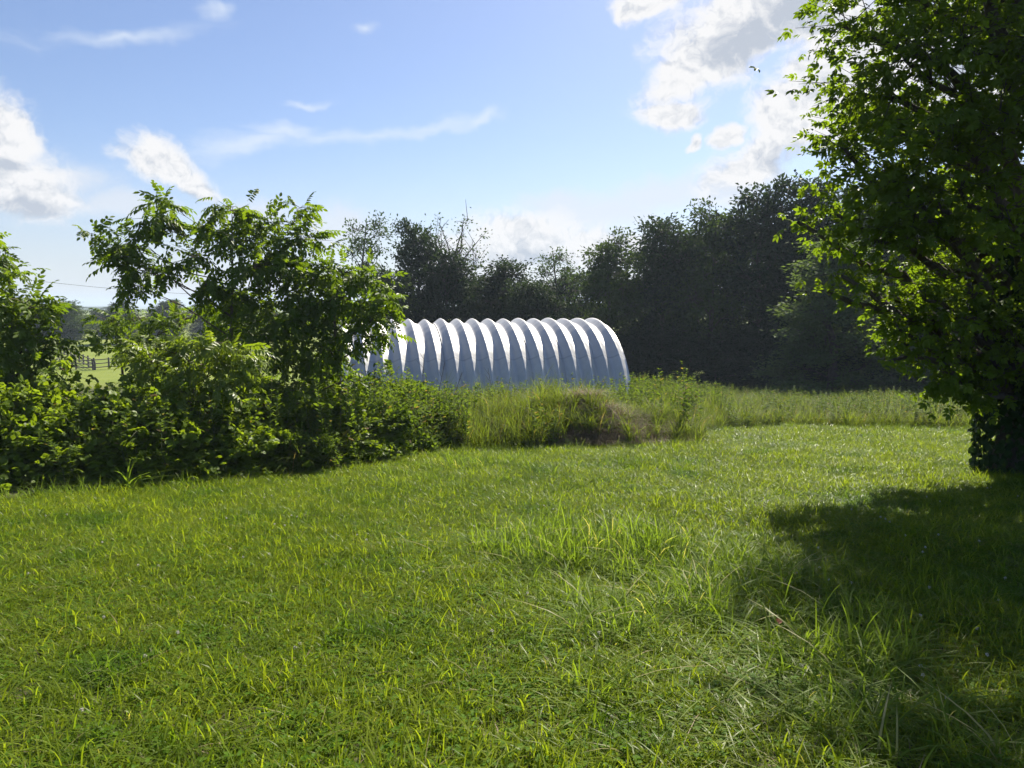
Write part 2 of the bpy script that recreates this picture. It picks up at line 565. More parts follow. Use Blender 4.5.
def ovoid_lobes(rng, H, R, h0, nl, rl, prof=None):
    out = []
    if prof is None: prof = lambda t: (1 - max(0, (t - .45) / .66) ** 2.6) ** .5 * (.6 + .4 * min(1, t / .3))
    for i in range(nl):
        t = (i + rng.random()) / nl
        z = h0 + (H - h0 - rl * .6) * t
        env = (math.sin(math.pi * min(1, (.18 + .80 * t) ** .8)) ** .6 if prof is None else prof(t)) * R
        a = i * 2.399 + rng.random() * .9
        r = max(0, env - rl * .7) * rng.uniform(.55, 1.05)
        k = rl * rng.uniform(.65, 1.2) * (1 - .1 * t)
        out.append((r * math.cos(a), r * math.sin(a), z, k * rng.uniform(.9, 1.3), k * rng.uniform(.9, 1.3), k * rng.uniform(.6, .85)))
    return out


def make_tree(name, label, cat, wood, lf, wmat, lmat, loc, group=None, rz=0, scale=None, crown='crown', trunk='trunk', extra=None):
    o = link(name, None, None, loc, rz, scale)
    tag(o, label, cat, group)
    if wood is not None: link(trunk, wood.mesh(trunk, wmat, True) if isinstance(wood, Geo) else wood, o)
    if lf is not None: link(crown, lf.mesh(crown, lmat) if isinstance(lf, Geo) else lf, o)
    return o


def copy_tree(o, label, loc, rz, scale, group=None, crown_mat=None):
    c = o.copy()
    C.objects.link(c)
    c.location, c.rotation_euler, c.scale = loc, (0, 0, rz), scale
    c['label'] = label
    if group: c['group'] = group
    for ch in o.children:
        d = ch.copy()
        C.objects.link(d)
        d.parent = c
    return c


# ================================================================== SETTING
# ------------------------------------------------------------------ ground sheet
def grid_axis(lo, hi, fine_lo, fine_hi, step):
    a = [fine_lo]
    while a[-1] < fine_hi: a.append(a[-1] + step)
    s = step
    up = [a[-1]]
    while up[-1] < hi:
        s *= 1.25
        up.append(min(hi, up[-1] + s))
    s = step
    dn = [a[0]]
    while dn[-1] > lo:
        s *= 1.25
        dn.append(max(lo, dn[-1] - s))
    return np.array(dn[::-1][:-1] + a + up[1:])


gx = grid_axis(-4000, 4000, -14, 16, .4)
gy = grid_axis(-200, 6000, -2, 50, .4)
XX, YY = np.meshgrid(gx, gy)
ZZ = ground(XX, YY)
nx, ny = len(gx), len(gy)
i = np.arange(ny - 1)[:, None] * nx + np.arange(nx - 1)[None]
Q = np.stack([i, i + 1, i + nx + 1, i + nx], -1).reshape(-1, 4)
m, n = new_mat('ground_cover')
geo = n.new('ShaderNodeNewGeometry')
pos = geo.outputs['Position']
sp = n.new('ShaderNodeSeparateXYZ')
n.link(pos, sp.inputs[0])
a = n.noise(pos, 1.3, 5, .65)
b = n.noise(pos, 14, 4, .7)
c = n.noise(pos, .05, 4, .6)
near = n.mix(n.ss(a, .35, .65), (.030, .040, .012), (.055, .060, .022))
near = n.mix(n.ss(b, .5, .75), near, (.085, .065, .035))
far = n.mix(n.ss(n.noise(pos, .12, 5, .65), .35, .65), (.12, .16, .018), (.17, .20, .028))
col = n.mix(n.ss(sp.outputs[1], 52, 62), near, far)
p = n.new('ShaderNodeBsdfPrincipled')
n.link(col, p.inputs['Base Color'])
p.inputs['Roughness'].default_value = .9
p.inputs['Specular IOR Level'].default_value = .15
bp = n.new('ShaderNodeBump')
bp.inputs['Strength'].default_value = .6
bp.inputs['Distance'].default_value = .03
n.link(b, bp.inputs['Height'])
n.link(bp.outputs[0], p.inputs['Normal'])
o = n.new('ShaderNodeOutputMaterial')
n.link(p.outputs[0], o.inputs[0])
g = link('ground', np_mesh('ground', np.stack([XX, YY, ZZ], -1).reshape(-1, 3), [Q], m, None, True))
tag(g, kind='structure')

# distant wooded ridges
rng = np.random.default_rng(5)
hm = solid_mat('wooded_hill', (.030, .045, .018), (.055, .075, .030), .02, .95, spec=.1)
HX = np.linspace(-1900, 1900, 260)
rows = []
for k, yy in enumerate(np.linspace(-160, 160, 9)):
    t = yy / 160
    hgt = (10 + 5 * np.sin(HX * .0035) + 4 * np.sin(HX * .009 + 2) + 2.0 * np.sin(HX * .05) + rng.normal(0, .9, len(HX))) * (1 - t * t) - 8
    rows.append(np.stack([HX, 1050 + yy + 60 * np.sin(HX * .002), hgt], -1))
HV = np.stack(rows).reshape(-1, 3)
i = np.arange(8)[:, None] * 260 + np.arange(259)[None]
tag(link('hills', np_mesh('hills', HV, [np.stack([i, i + 1, i + 261, i + 260], -1).reshape(-1, 4)], hm, None, True)), kind='structure')

# ================================================================== ARCH BUILDING
m, n = new_mat('galvanised_steel')
tcn = n.new('ShaderNodeTexCoord')
v = tcn.outputs['Object']
at2 = n.new('ShaderNodeAttribute', attribute_name='rnd')
g1 = n.noise(v, 2.2, 6, .65)
g2 = n.noise(n.vm('MULTIPLY', v, (6, 6, .5)), 2.5, 5, .7)
col = n.mix(n.ss(g1, .3, .75), (.56, .55, .53), (.63, .62, .60))
col = n.mix(n.m('MULTIPLY', n.ss(g2, .52, .75), .35), col, (.50, .48, .44))
oi = n.new('ShaderNodeObjectInfo')
col = n.mix(1.0, col, n.ramp(oi.outputs['Random'], [(0, (.90, .90, .91)), (1, (1.04, 1.04, 1.03))]), 'MULTIPLY')
fr_s = n.m('FRACT', n.m('MULTIPLY', at2.outputs['Fac'], 5.0))
seam = n.m('LESS_THAN', n.m('ABSOLUTE', n.m('SUBTRACT', fr_s, .5)), .012)
col = n.mix(n.m('MULTIPLY', seam, .3), col, (.22, .22, .22))
sz = n.new('ShaderNodeSeparateXYZ')
n.link(v, sz.inputs[0])
gr = n.noise(n.vm('MULTIPLY', v, (9, 9, .35)), 1.6, 6, .7)
col = n.mix(n.m('MULTIPLY', n.ss(n.m('ADD', gr, n.m('MULTIPLY', sz.outputs[2], -.06)), .42, .72), .4), col, (.27, .27, .22))
p = n.new('ShaderNodeBsdfPrincipled')
n.link(col, p.inputs['Base Color'])
p.inputs['Roughness'].default_value = .5
p.inputs['Metallic'].default_value = .5
bmp = n.new('ShaderNodeBump')
bmp.inputs['Strength'].default_value = .12
bmp.inputs['Distance'].default_value = .02
n.link(n.m('ADD', n.m('SINE', n.m('MULTIPLY', at2.outputs['Fac'], 190.0)), n.noise(v, 6, 4, .6)), bmp.inputs['Height'])
n.link(bmp.outputs[0], p.inputs['Normal'])
o = n.new('ShaderNodeOutputMaterial')
n.link(p.outputs[0], o.inputs[0])
M['steel'] = m

TH = R_(15)
RB = 3.55
NP = 17
PW = .635
peakR = np.array(at(591, 318, 31.0))
topz = peakR[2]
ctr_z = topz - RB - .19            # springing height
bx, by = peakR[0] + .36, peakR[1] + .1
bl = link('arch_building', None, None, (bx, by, ctr_z), TH)
tag(bl, 'long corrugated pale steel arch building standing behind the tall weeds', 'building')


def rib(s):
    """rib height for s in 0..1, crest in the middle"""
    x = abs(s - .5) * 2
    return .195 * (1 - min(1.0, max(0.0, (float(x) - .04) / .76)))


ns, na = 17, 80
ss_ = np.linspace(0, 1, ns)
ang = np.linspace(-math.pi / 2, math.pi / 2, na)
drop = .55
for k in range(NP):
    g = Geo()
    jr = .012 * math.sin(k * 2.7) + .006 * math.sin(k * 5.1)
    rows = []
    for s in ss_:
        r = RB + float(rib(s)) + jr
        x = -(k + 1) * PW + s * PW
        prof = [(x, -r, -drop)] + [(x, r * math.sin(t), r * math.cos(t)) for t in ang] + [(x, r, -drop)]
        rows.append(prof)
    V = np.array(rows)
    nn = V.shape[1]
    i = np.arange(ns - 1)[:, None] * nn + np.arange(nn - 1)[None]
    arc = np.concatenate([[0], np.linspace(.1, 1, na), [1.1]])
    g.add(V.reshape(-1, 3), np.stack([i, i + 1, i + nn + 1, i + nn], -1).reshape(-1, 4), None, np.tile(arc, ns))
    # bolted lap flange along the valley joint
    rf = RB + .022
    for t0 in np.linspace(-1.5, 1.5, 26):
        pass
    me = g.mesh('arch_panel', M['steel'], False)
    link('arch_panel', me, bl)
# lap seams (valley strips standing proud where two panels are bolted)
# end walls, recessed inside the first and last arch
for xw in (-.25, -NP * PW + .25):
    g = Geo()
    cols = 60
    xs = np.linspace(-(RB - .03), RB - .03, cols)
    top = np.sqrt(np.maximum((RB - .03) ** 2 - xs ** 2, 0))
    wv = .02 * np.where(np.arange(cols) % 2, 1, -1)
    V = np.concatenate([np.stack([xw + wv, xs, np.full(cols, -drop)], 1), np.stack([xw + wv, xs, top], 1)])
    i = np.arange(cols - 1)
    g.add(V, np.stack([i, i + 1, i + cols + 1, i + cols], 1))
    link('end_wall', g.mesh('end_wall', M['steel']), bl)
g = Geo()
for s in (-1, 1):
    g.box((-NP * PW / 2, s * (RB + .08), -drop - .12), NP * PW / 2 + .15, .22, .16)
link('footing', g.mesh('footing', M['concrete']), bl)

# ================================================================== FIELD FENCE, FAR TREES, WIRES
def fence(label, A, B, npost, rails, h, group=None):
    A, B = np.array(A[:2]), np.array(B[:2])
    d = (B - A) / np.linalg.norm(B - A)
    o = link('field_fence', None, None, (A[0], A[1], gz(*A)))
    tag(o, label, 'fence', group)
    base = np.array([A[0], A[1], gz(*A)])
    rr = random.Random(int(A[0] * 10))
    for k in range(npost):
        q = A + (B - A) * k / (npost - 1)
        g = Geo()
        z = gz(*q)
        hh = h * rr.uniform(.95, 1.08)
        g.tube(np.array([(q[0], q[1], z - .2), (q[0] + rr.uniform(-.03, .03), q[1], z + hh * .6), (q[0] + rr.uniform(-.05, .05), q[1], z + hh)]) - base, [.09, .085, .075], 7)
        g.tube(np.array([(q[0], q[1], z + hh - .02), (q[0], q[1], z + hh + .015)]) - base, [.075, .02], 7)
        link('post', g.mesh('post', M['fence'], False), o)
    for j in range(rails):
        zz = .25 + (h - .4) * j / max(1, rails - 1)
        g = Geo()
        for k in range(npost - 1):
            a, b = A + (B - A) * k / (npost - 1), A + (B - A) * (k + 1) / (npost - 1)
            nrm = np.array([-d[1], d[0]]) * .1
            g.tube(np.array([(a[0] + nrm[0], a[1] + nrm[1], gz(*a) + zz), ((a[0] + b[0]) / 2 + nrm[0], (a[1] + b[1]) / 2 + nrm[1], (gz(*a) + gz(*b)) / 2 + zz - .02),
                             (b[0] + nrm[0], b[1] + nrm[1], gz(*b) + zz)]) - base, [.05, .05, .05], 5)
        link('rail', g.mesh('rail', M['fence']), o)
    return o


def gpt(px, py):
    """ground point under a pixel"""
    d = px_dir(px, py)
    lo, hi = 1.0, 400.0
    for _ in range(60):
        mid = (lo + hi) / 2
        x = d.x / d.y * mid
        z = EYE + d.z / d.y * mid
        if z > gz(x, mid): lo = mid
        else: hi = mid
    return d.x / d.y * lo, lo


fence('post and rail fence running diagonally up the bright far field', gpt(94, 369.5), gpt(50, 348), 13, 3, 1.15)
fence('low dark rail fence crossing the field from the fence corner towards the saplings', gpt(95, 370), gpt(230, 362), 12, 3, 1.15)
fence('faint fence line left of the fence corner behind the brambles', gpt(93, 370), gpt(-30, 364), 9, 3, 1.1)

# wood tree prototypes ------------------------------------------------
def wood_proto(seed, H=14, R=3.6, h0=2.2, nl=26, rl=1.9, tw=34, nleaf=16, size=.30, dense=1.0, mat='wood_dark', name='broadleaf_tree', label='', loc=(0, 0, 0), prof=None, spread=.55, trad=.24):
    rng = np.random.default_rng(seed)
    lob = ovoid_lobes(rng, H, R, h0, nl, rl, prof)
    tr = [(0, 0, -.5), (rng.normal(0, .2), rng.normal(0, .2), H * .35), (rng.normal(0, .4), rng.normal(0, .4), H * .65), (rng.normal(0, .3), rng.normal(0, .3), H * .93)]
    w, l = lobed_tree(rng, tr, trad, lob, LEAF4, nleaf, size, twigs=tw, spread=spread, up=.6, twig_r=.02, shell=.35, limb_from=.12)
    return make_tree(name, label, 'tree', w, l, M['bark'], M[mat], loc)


WG = 'dark trees of the wood behind the arch building'


def wood_at(proto, Hn, label, px, py, Y, hwpx, rz, Rn, first=False, group=WG, wobble=0):
    t = at(px, py, Y)
    z0 = gz(t[0], Y)
    sc = (t[2] - z0) / Hn
    sx_ = 1.18 * hwpx / F * Y / Rn
    if first:
        proto.location, proto.rotation_euler, proto.scale = (t[0], Y, z0), (0, 0, rz), (sx_, sx_, sc)
        proto['label'] = label
        proto['group'] = group
        return proto
    return copy_tree(proto, label, (t[0], Y, z0), rz, (sx_, sx_, sc), group)


pA = wood_proto(11)
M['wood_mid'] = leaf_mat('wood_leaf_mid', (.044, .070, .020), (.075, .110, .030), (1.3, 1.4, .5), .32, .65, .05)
pB = wood_proto(12, nl=24, rl=2.0, mat='wood_mid')
pC = wood_proto(13, R=3.2, nl=28, rl=1.6)
pD = wood_proto(14, R=3.6, nl=24, rl=1.5, tw=18, nleaf=11, size=.26, mat='wood_green', h0=3)     # airy
pE = wood_proto(15, R=3.6, h0=.6, nl=34, rl=1.5, tw=34, nleaf=20, size=.24, mat='feather', prof=lambda t: (1 - t) ** .55 * .9 + .15, spread=.5)

wood_at(pD, 14, 'airy thin-crowned tree at the left end of the wood, sky showing through it', 366, 207, 50, 34, .3, 3.6, True)
wood_at(pC, 14, 'slim dark tree with a dense rounded top next to the bare-twigged tree', 415, 216, 50, 27, 1.0, 3.2, True)
wood_at(pC, 14, 'short dense dark tree directly under the bare-twigged tree top', 447, 248, 49, 33, 2.2, 3.2)
wood_at(pA, 14, 'lower rounded tree left of the cloud gap above the building', 502, 254, 51, 38, .5, 3.6, True)
wood_at(pD, 14, 'small loose-crowned tree standing just right of the cloud gap', 560, 242, 50, 30, 2.0, 3.6)
wood_at(pB, 14, 'round-topped dark tree rising right of the small loose-crowned tree', 612, 226, 50, 36, 1.3, 3.6, True)
wood_at(pA, 14, 'dark tree with small sky holes low in its crown', 664, 208, 51, 40, 3.0, 3.6)
wood_at(pB, 14, 'broad dark tree second from the tallest tree of the wood', 713, 196, 50, 42, 4.3, 3.6)
wood_at(pC, 14, 'tallest dark tree of the wood beside the big shade tree', 766, 174, 49, 42, 3.6, 3.2)
wood_at(pA, 14, 'tall dark tree half hidden by the lit leaf tips of the shade tree', 822, 168, 48, 46, 5.0, 3.6)
wood_at(pB, 14, 'tall dark tree behind the middle of the shade tree', 890, 160, 47, 50, .2, 3.6)
wood_at(pC, 14, 'tall dark tree seen behind the ivy trunk', 960, 150, 46, 55, 1.9, 3.2)
wood_at(pA, 14, 'rightmost dark tree of the wood beyond the ivy trunk', 1040, 150, 44, 60, 2.9, 3.6)
wood_at(pE, 14, 'softer pale green feathery tree in front of the dark wood', 838, 232, 39, 64, 1.0, 3.6, True)
wood_at(pE, 14, 'low feathery green tree at the wood edge right of the pale feathery one', 930, 265, 37, 48, 3.3, 3.6)
wood_at(pB, 14, 'small dark round tree between the building ridge and the airy tree', 385, 262, 47, 34, 5.5, 3.6)
wood_at(pA, 14, 'squat dark tree right behind the middle of the arch roof', 535, 275, 47, 34, 4.1, 3.6)

# bare-topped tree
rng = np.random.default_rng(21)
tb = at(452, 214, 50.5)
z0 = gz(tb[0], 50.5)
Hh = tb[2] - z0
w = Geo()
w.tube([(0, 0, -.4), (.1, 0, Hh * .4), (-.1, .1, Hh * .75)], [.2, .15, .06], 8)
lf = Geo()
for k in range(34):
    a = rng.random() * 6.28
    s = np.array([0, 0, Hh * rng.uniform(.5, .76)])
    e = s + np.array([math.cos(a) * rng.uniform(.6, 2.2), math.sin(a) * 1.4, rng.uniform(1.2, Hh * .28)])
    e[2] = min(e[2], Hh)
    mdl = (s + e) / 2 + rng.normal(0, .2, 3) - np.array([0, 0, .15])
    w.tube([s, mdl, e], [.06, .04, .015], 5)
    for q in range(4):
        st = mdl + (e - mdl) * rng.random()
        w.tube([st, st + rng.normal(0, .5, 3) + np.array([0, 0, .5])], [.022, .01], 4)
    if rng.random() < .8:
        mm = 26
        P = e + rng.normal(0, .32, (mm, 3))
        place(LEAF4, P, rng.normal(0, 1, (mm, 3)), rng.normal(0, 1, (mm, 3)) + np.array([0, 0, .5]), .2 * rng.uniform(.7, 1.2, mm), rng.random(mm), lf)
make_tree('dying_tree', 'half-bare tree with thin leafless twigs showing against the sky', 'tree', w, lf, M['bark'], M['wood_green'], (tb[0], 50.5, z0), WG)


def merged(protos, spots, name, mat_i, label, cat, lname='crown'):
    """bake copies of the proto crowns + trunks into one stuff object"""
    Vs, Ts, Qs, Rs, Ms, n0 = [], [], [], [], [], 0
    for (pi, x, y, z, rz, sx_, sz_) in spots:
        for ch, mi in zip(sorted(protos[pi].children, key=lambda c: c.name), (0, 1)):
            me = ch.data
            V = np.empty(len(me.vertices) * 3, np.float32)
            me.vertices.foreach_get('co', V)
            V = V.reshape(-1, 3)
            if 'crown' in ch.name:
                pass
            c, s = math.cos(rz), math.sin(rz)
            V2 = np.stack([(V[:, 0] * c - V[:, 1] * s) * sx_ + x, (V[:, 0] * s + V[:, 1] * c) * sx_ + y, V[:, 2] * sz_ + z], 1)
            L = np.empty(len(me.loops), np.int32)
            me.loops.foreach_get('vertex_index', L)
            k = 3 if 'crown' in ch.name else 4
            f = L.reshape(-1, k) + n0
            (Ts if k == 3 else Qs).append(f)
            r = np.empty(len(V), np.float32)
            me.attributes['rnd'].data.foreach_get('value', r)
            Vs.append(V2)
            Rs.append(r)
            n0 += len(V2)
    me = np_mesh(name, np.concatenate(Vs), [np.concatenate(Ts), np.concatenate(Qs)], M[mat_i], np.concatenate(Rs))
    me.materials.append(M['bark'])
    nt = sum(len(t) for t in Ts)
    nq = sum(len(t) for t in Qs)
    me.polygons.foreach_set('material_index', np.concatenate([np.zeros(nt, np.int32), np.ones(nq, np.int32)]))
    o = link(name, me)
    tag(o, label, cat, kind='stuff')
    return o


rng = np.random.default_rng(31)
sp = []
for k in range(15):      # deeper rows of the wood
    x = -9 + k * 3.4 + rng.uniform(-.7, .7)
    y = 57 + rng.uniform(0, 3) - max(0, (x - 18)) * .25
    if k < 2: continue
    px = 512 + x / y * F
    top = np.interp(px, [340, 400, 450, 500, 560, 620, 700, 780, 1100], [262, 250, 262, 283, 272, 250, 225, 210, 190]) + rng.uniform(-4, 8)
    Hh = (HOR - top) / F * y + EYE - gz(x, y)
    sp.append((int(rng.integers(0, 3)), x, y, gz(x, y), rng.random() * 6, 1.05, Hh / 14))
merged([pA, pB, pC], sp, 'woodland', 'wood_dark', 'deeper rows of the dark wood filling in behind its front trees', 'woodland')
# undergrowth along the wood's edge
sp = []
for k in range(52):
    t = k / 51
    x = -11 + t * 46 + rng.uniform(-.5, .5)
    y = 47.5 - max(0, x - 12) * .32 + rng.uniform(-1, 2)
    sp.append((int(rng.integers(0, 3)), x, y, gz(x, y) - .6, rng.random() * 6, .55, rng.uniform(.24, .40)))
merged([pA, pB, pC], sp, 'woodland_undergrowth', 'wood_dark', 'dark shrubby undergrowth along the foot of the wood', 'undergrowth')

# far trees at the left beyond the field
FG = 'trees beyond the far field'
fars = [(pB, 'rounded tree at the left edge of the bright far field', 60, 298, 108, 26, 3.6, 1.0),
        (pA, 'darker tree left of the rounded tree at the edge of the far field', 22, 296, 104, 28, 3.6, 2.0),
        (pC, 'small far tree just right of the gap beyond the field', 120, 306, 122, 20, 3.2, 3.0)]
for k, (pr, lb, px, py, Y, hw, Rn, rz) in enumerate(fars):
    wood_at(pr, 14, lb, px, py, Y, hw, rz, Rn, group=FG)
sp = []
for k in range(44):
    x = -165 + k * 4.1 + rng.uniform(-1, 1)
    y = 138 + rng.uniform(0, 14)
    px = 512 + x / y * F
    if px > 420: continue
    Hh = 6.2 + EYE * 0 + rng.uniform(-.8, 1.4)
    sp.append((int(rng.integers(0, 3)), x, y, gz(x, y) - .6, rng.random() * 6, 1.0, (Hh + .6) / 14))
merged([pA, pB, pC], sp, 'distant_wood', 'wood_dark', 'distant hazy belt of dark trees closing the far field', 'woodland')

# utility wires across the sky, left
for k, (a, b, lb) in enumerate([((-60, 268), (330, 296), 'upper thin power line crossing the sky above the left field'), ((-60, 296), (330, 306.5), 'lower thin power line just above the distant trees')]):
    Aw, Bw = np.array(at(*a, 95)), np.array(at(*b, 120))
    u = np.linspace(0, 1, 24)[:, None]
    q = Aw + (Bw - Aw) * u - np.array([0, 0, 1.2]) * (4 * u * (1 - u))
    g = Geo()
    g.tube(q - q[0], np.full(24, .022), 5)
    tag(link('power_line', g.mesh('power_line', M['wire']), None, q[0]), lb, 'power line', 'power lines beyond the field')
g = Geo()
pb = np.array([Bw[0], 120, gz(Bw[0], 120)])
g.tube([(0, 0, -.5), (0, 0, 4), (0, 0, at(330, 294, 120)[2] - pb[2] + .3)], [.16, .14, .11], 8)
po = link('utility_pole', g.mesh('pole', M['fence']), None, pb)
tag(po, 'wooden utility pole carrying the power lines behind the saplings', 'utility pole')

# ================================================================== HERO VEGETATION
GG = 'brambles along the lawn edge'

# ---- big shade tree on the right
rng = np.random.default_rng(77)
bxp = gpt(1022, 474)
TB = np.array([bxp[0], bxp[1], gz(*bxp)])
lobes = []


def rel(px, py, Y): return np.array(at(px, py, Y)) - TB


for (px, py, Y, r) in [
    (846, 28, 10.8, 1.0), (858, 95, 10.6, 1.05), (845, 150, 10.6, .95), (838, 215, 10.6, .85), (880, 175, 10.2, 1.0), (905, 60, 10.2, 1.15), (930, 130, 9.8, 1.1),
    (842, 276, 10.2, .42), (872, 240, 10.1, .70), (915, 215, 9.9, .95), (960, 190, 9.8, 1.0), (1000, 110, 9.6, 1.1), (1010, 220, 9.6, 1.0),
    (905, 345, 10.6, .62), (925, 300, 10.2, .80), (940, 372, 10.6, .75), (965, 320, 10.1, .9), (985, 385, 10.6, .7), (1010, 330, 10.2, .9), (895, 300, 10.8, .5),
    (900, 330, 10.3, .55), (885, 362, 10.4, .4), (925, 388, 10.4, .48), (828, 292, 10.2, .26), (798, 222, 10.6, .32), (868, 292, 10.2, .4), (955, 395, 10.6, .4),
    (1040, 380, 10.4, .8), (1050, 270, 10, 1.0), (960, 40, 9.9, 1.2), (1040, 40, 9.7, 1.2),
    (990, -60, 10.2, 1.4), (920, -80, 10.6, 1.3), (870, -50, 11.0, 1.15), (930, 265, 11.4, 1.0), (880, 120, 11.8, 1.1), (900, 10, 12.2, 1.2)]:
    q = rel(px, py, Y)
    lobes.append((*q, r * .92, r * .92, r * .70))
for k in range(9):      # the rest of the crown: over the trunk, to the right and behind
    a = rng.uniform(-1.9, 2.3)
    z = rng.uniform(3.6, 8.6)
    rr_ = 3.4 * math.sqrt(max(.1, 1 - ((z - 6.2) / 5.6) ** 2)) * rng.uniform(.3, 1)
    lobes.append((rr_ * math.cos(a) + .2, rr_ * math.sin(a) * .75 - .4, z, 1.3, 1.3, 1.0))
for k in range(5):      # top and camera side, casting the shade on the lawn
    a = rng.uniform(2.6, 5.2)
    z = rng.uniform(5.2, 8)
    rr_ = 2.2 * rng.uniform(.3, .95)
    lobes.append((rr_ * math.cos(a), rr_ * math.sin(a) * .8, z, 1.25, 1.25, .95))
lobes += [(-3.3, -2.2, 7.7, .95, .95, .6), (-2.5, -2.9, 7.5, .95, .95, .6), (-3.1, -1.1, 8.3, 1.0, 1.0, .7)]  # high lobes above the view, added to shade the near right lawn
wood, lf = lobed_tree(rng, [(0, 0, -.3), (.1, 0, 2), (-.1, -.1, 4.5), (.1, 0, 7), (0, 0, 10)], .40, lobes, PALM5, 12, .175, twigs=24, droop=.35, spread=.26,
                      limb_r=.34, twig_r=.009, shell=.25)
bt = make_tree('shade_tree', 'big leafy shade tree at the right edge with an ivy-covered trunk', 'tree', wood, lf, M['bark'], M['big'], TB)
# ivy on the trunk
iv = Geo()
mI = 5200
hh = rng.random(mI) ** .8 * 3.6 - .1
aa_ = rng.random(mI) * 6.283
rI = .50 + .16 * np.sin(hh * 2.3 + aa_ * 2) * .5 + .10 * rng.random(mI) + .15 * np.exp(-hh * 1.5)
outv = np.stack([np.cos(aa_), np.sin(aa_), np.zeros(mI)], 1)
P = outv * rI[:, None] * np.array([1, .9, 1]) + np.array([0, 0, 1]) * hh[:, None]
place(ROUND6, P, outv * .3 + np.array([0, 0, -.8]) + rng.normal(0, .35, (mI, 3)), outv + rng.normal(0, .35, (mI, 3)), .11 * rng.uniform(.6, 1.3, mI), rng.random(mI), iv)
link('ivy', iv.mesh('ivy', M['ivy']), bt)

# ---- pinnate saplings, left
def sapling(seed, basepx, top, lobes_px, label, mat, name='walnut_sapling', size=.50, nleaf=3, twigs=9, trad=.055, cat='sapling', droop=.35, leaf=None, up=1.0, spread=.12, flat=.55, tw_r=.008, group=None, limb_r=.75):
    rng = np.random.default_rng(seed)
    bp_ = basepx      # (x, Y)
    B = np.array([at(bp_[0], 300, bp_[1])[0], bp_[1], 0])
    B[2] = gz(B[0], B[1])
    tp = np.array(at(*top)) - B
    tr = [(0, 0, -.2), tuple(tp * .35 + rng.normal(0, .05, 3)), tuple(tp * .7 + rng.normal(0, .08, 3)), tuple(tp)]
    lob = []
    for (px, py, Y, r) in lobes_px:
        q = np.array(at(px, py, Y)) - B
        lob.append((*q, r * 1.2, r * 1.1, r * flat))
    w, l = lobed_tree(rng, tr, trad, lob, FROND if leaf is None else leaf, nleaf, size, twigs=twigs, droop=droop, spread=spread, limb_r=limb_r, twig_r=tw_r, shell=.3, up=up, out_bias=.9, limb_from=.12)
    return make_tree(name, label, cat, w, l, M['twig'], M[mat], tuple(B), group)


SG = 'saplings growing out of the brambles'
sapling(41, (228, 15), (232, 215, 15), [
    (232, 207, 15, .42), (240, 240, 14.8, .55), (150, 222, 14.6, .50), (120, 243, 14.6, .42), (92, 240, 14.5, .26), (160, 205, 14.8, .32), (186, 255, 14.4, .50), (140, 270, 14.4, .48),
    (112, 262, 14.4, .3), (205, 285, 14.4, .42), (215, 230, 15.2, .4), (130, 292, 14.3, .36), (255, 265, 14.6, .55), (228, 300, 15.2, .5), (262, 225, 15.4, .42)],
    'tall sapling spreading long feathery branches leftwards against the sky', 'sapling', group=SG, size=.40, twigs=14, nleaf=3)
sapling(42, (300, 15.5), (300, 212, 15.5), [
    (300, 208, 15.5, .34), (285, 222, 15.4, .4), (310, 238, 15.3, .5), (275, 250, 15.2, .5), (300, 268, 15, .6), (322, 278, 15.2, .5), (270, 290, 15, .6), (305, 305, 14.8, .6),
    (248, 300, 15, .5), (285, 325, 14.6, .6), (325, 320, 15, .55), (255, 335, 14.6, .6), (312, 350, 14.6, .5)],
    'tall dense sapling directly left of the arch building', 'sapling', group=SG, size=.40, twigs=15, nleaf=3)
sapling(43, (335, 14.6), (340, 268, 14.6), [
    (345, 272, 14.6, .40), (370, 282, 14.5, .38), (390, 300, 14.4, .30), (340, 298, 14.5, .45), (375, 318, 14.4, .40), (350, 335, 14.4, .38), (328, 300, 14.6, .4), (385, 335, 14.3, .26), (398, 312, 14.2, .18), (330, 350, 14.3, .45)],
    'lit sapling reaching its leaves across the left end of the arch roof', 'sapling', group=SG, size=.36, twigs=12, nleaf=3)
sapling(44, (180, 12), (185, 345, 12), [
    (145, 358, 11.8, .28), (165, 350, 11.8, .25), (190, 345, 12, .25), (222, 343, 12, .28), (240, 360, 12, .30), (200, 365, 11.8, .32), (165, 375, 11.7, .30), (130, 352, 11.9, .18), (225, 385, 11.7, .34), (185, 392, 11.6, .34), (250, 350, 12.1, .16)],
    'low yellow-green young sapling glowing in the sun among the brambles', 'bright', group=SG, size=.32, twigs=9, nleaf=4)
sapling(45, (8, 12.5), (5, 250, 12.5), [
    (-5, 255, 12.5, .35), (5, 275, 12.3, .35), (-25, 280, 12.3, .5), (25, 305, 12.2, .42), (50, 308, 12.2, .20), (10, 325, 12.2, .45), (35, 335, 12.2, .36), (-20, 330, 12.2, .6), (-40, 230, 12.6, .5), (62, 328, 12.3, .24), (5, 355, 12, .45), (45, 352, 12.2, .36), (30, 372, 12.0, .36), (52, 342, 12.4, .3), (10, 300, 12.3, .4)],
    'dark leafy sapling cut by the left edge of the picture', 'sapling', group=SG, size=.34, twigs=11, nleaf=3)
sapling(46, (120, 17), (118, 320, 17), [
    (110, 322, 17, .5), (140, 318, 17, .55), (170, 322, 17, .55), (200, 315, 17, .6), (125, 345, 16.8, .5), (160, 345, 16.8, .6), (195, 345, 16.6, .6), (150, 370, 16.5, .55), (225, 340, 16.6, .6), (95, 330, 17, .25)],
    'dark low tree mass behind the yellow-green sapling', 'sapling', group=SG, size=.34, twigs=13, nleaf=3)
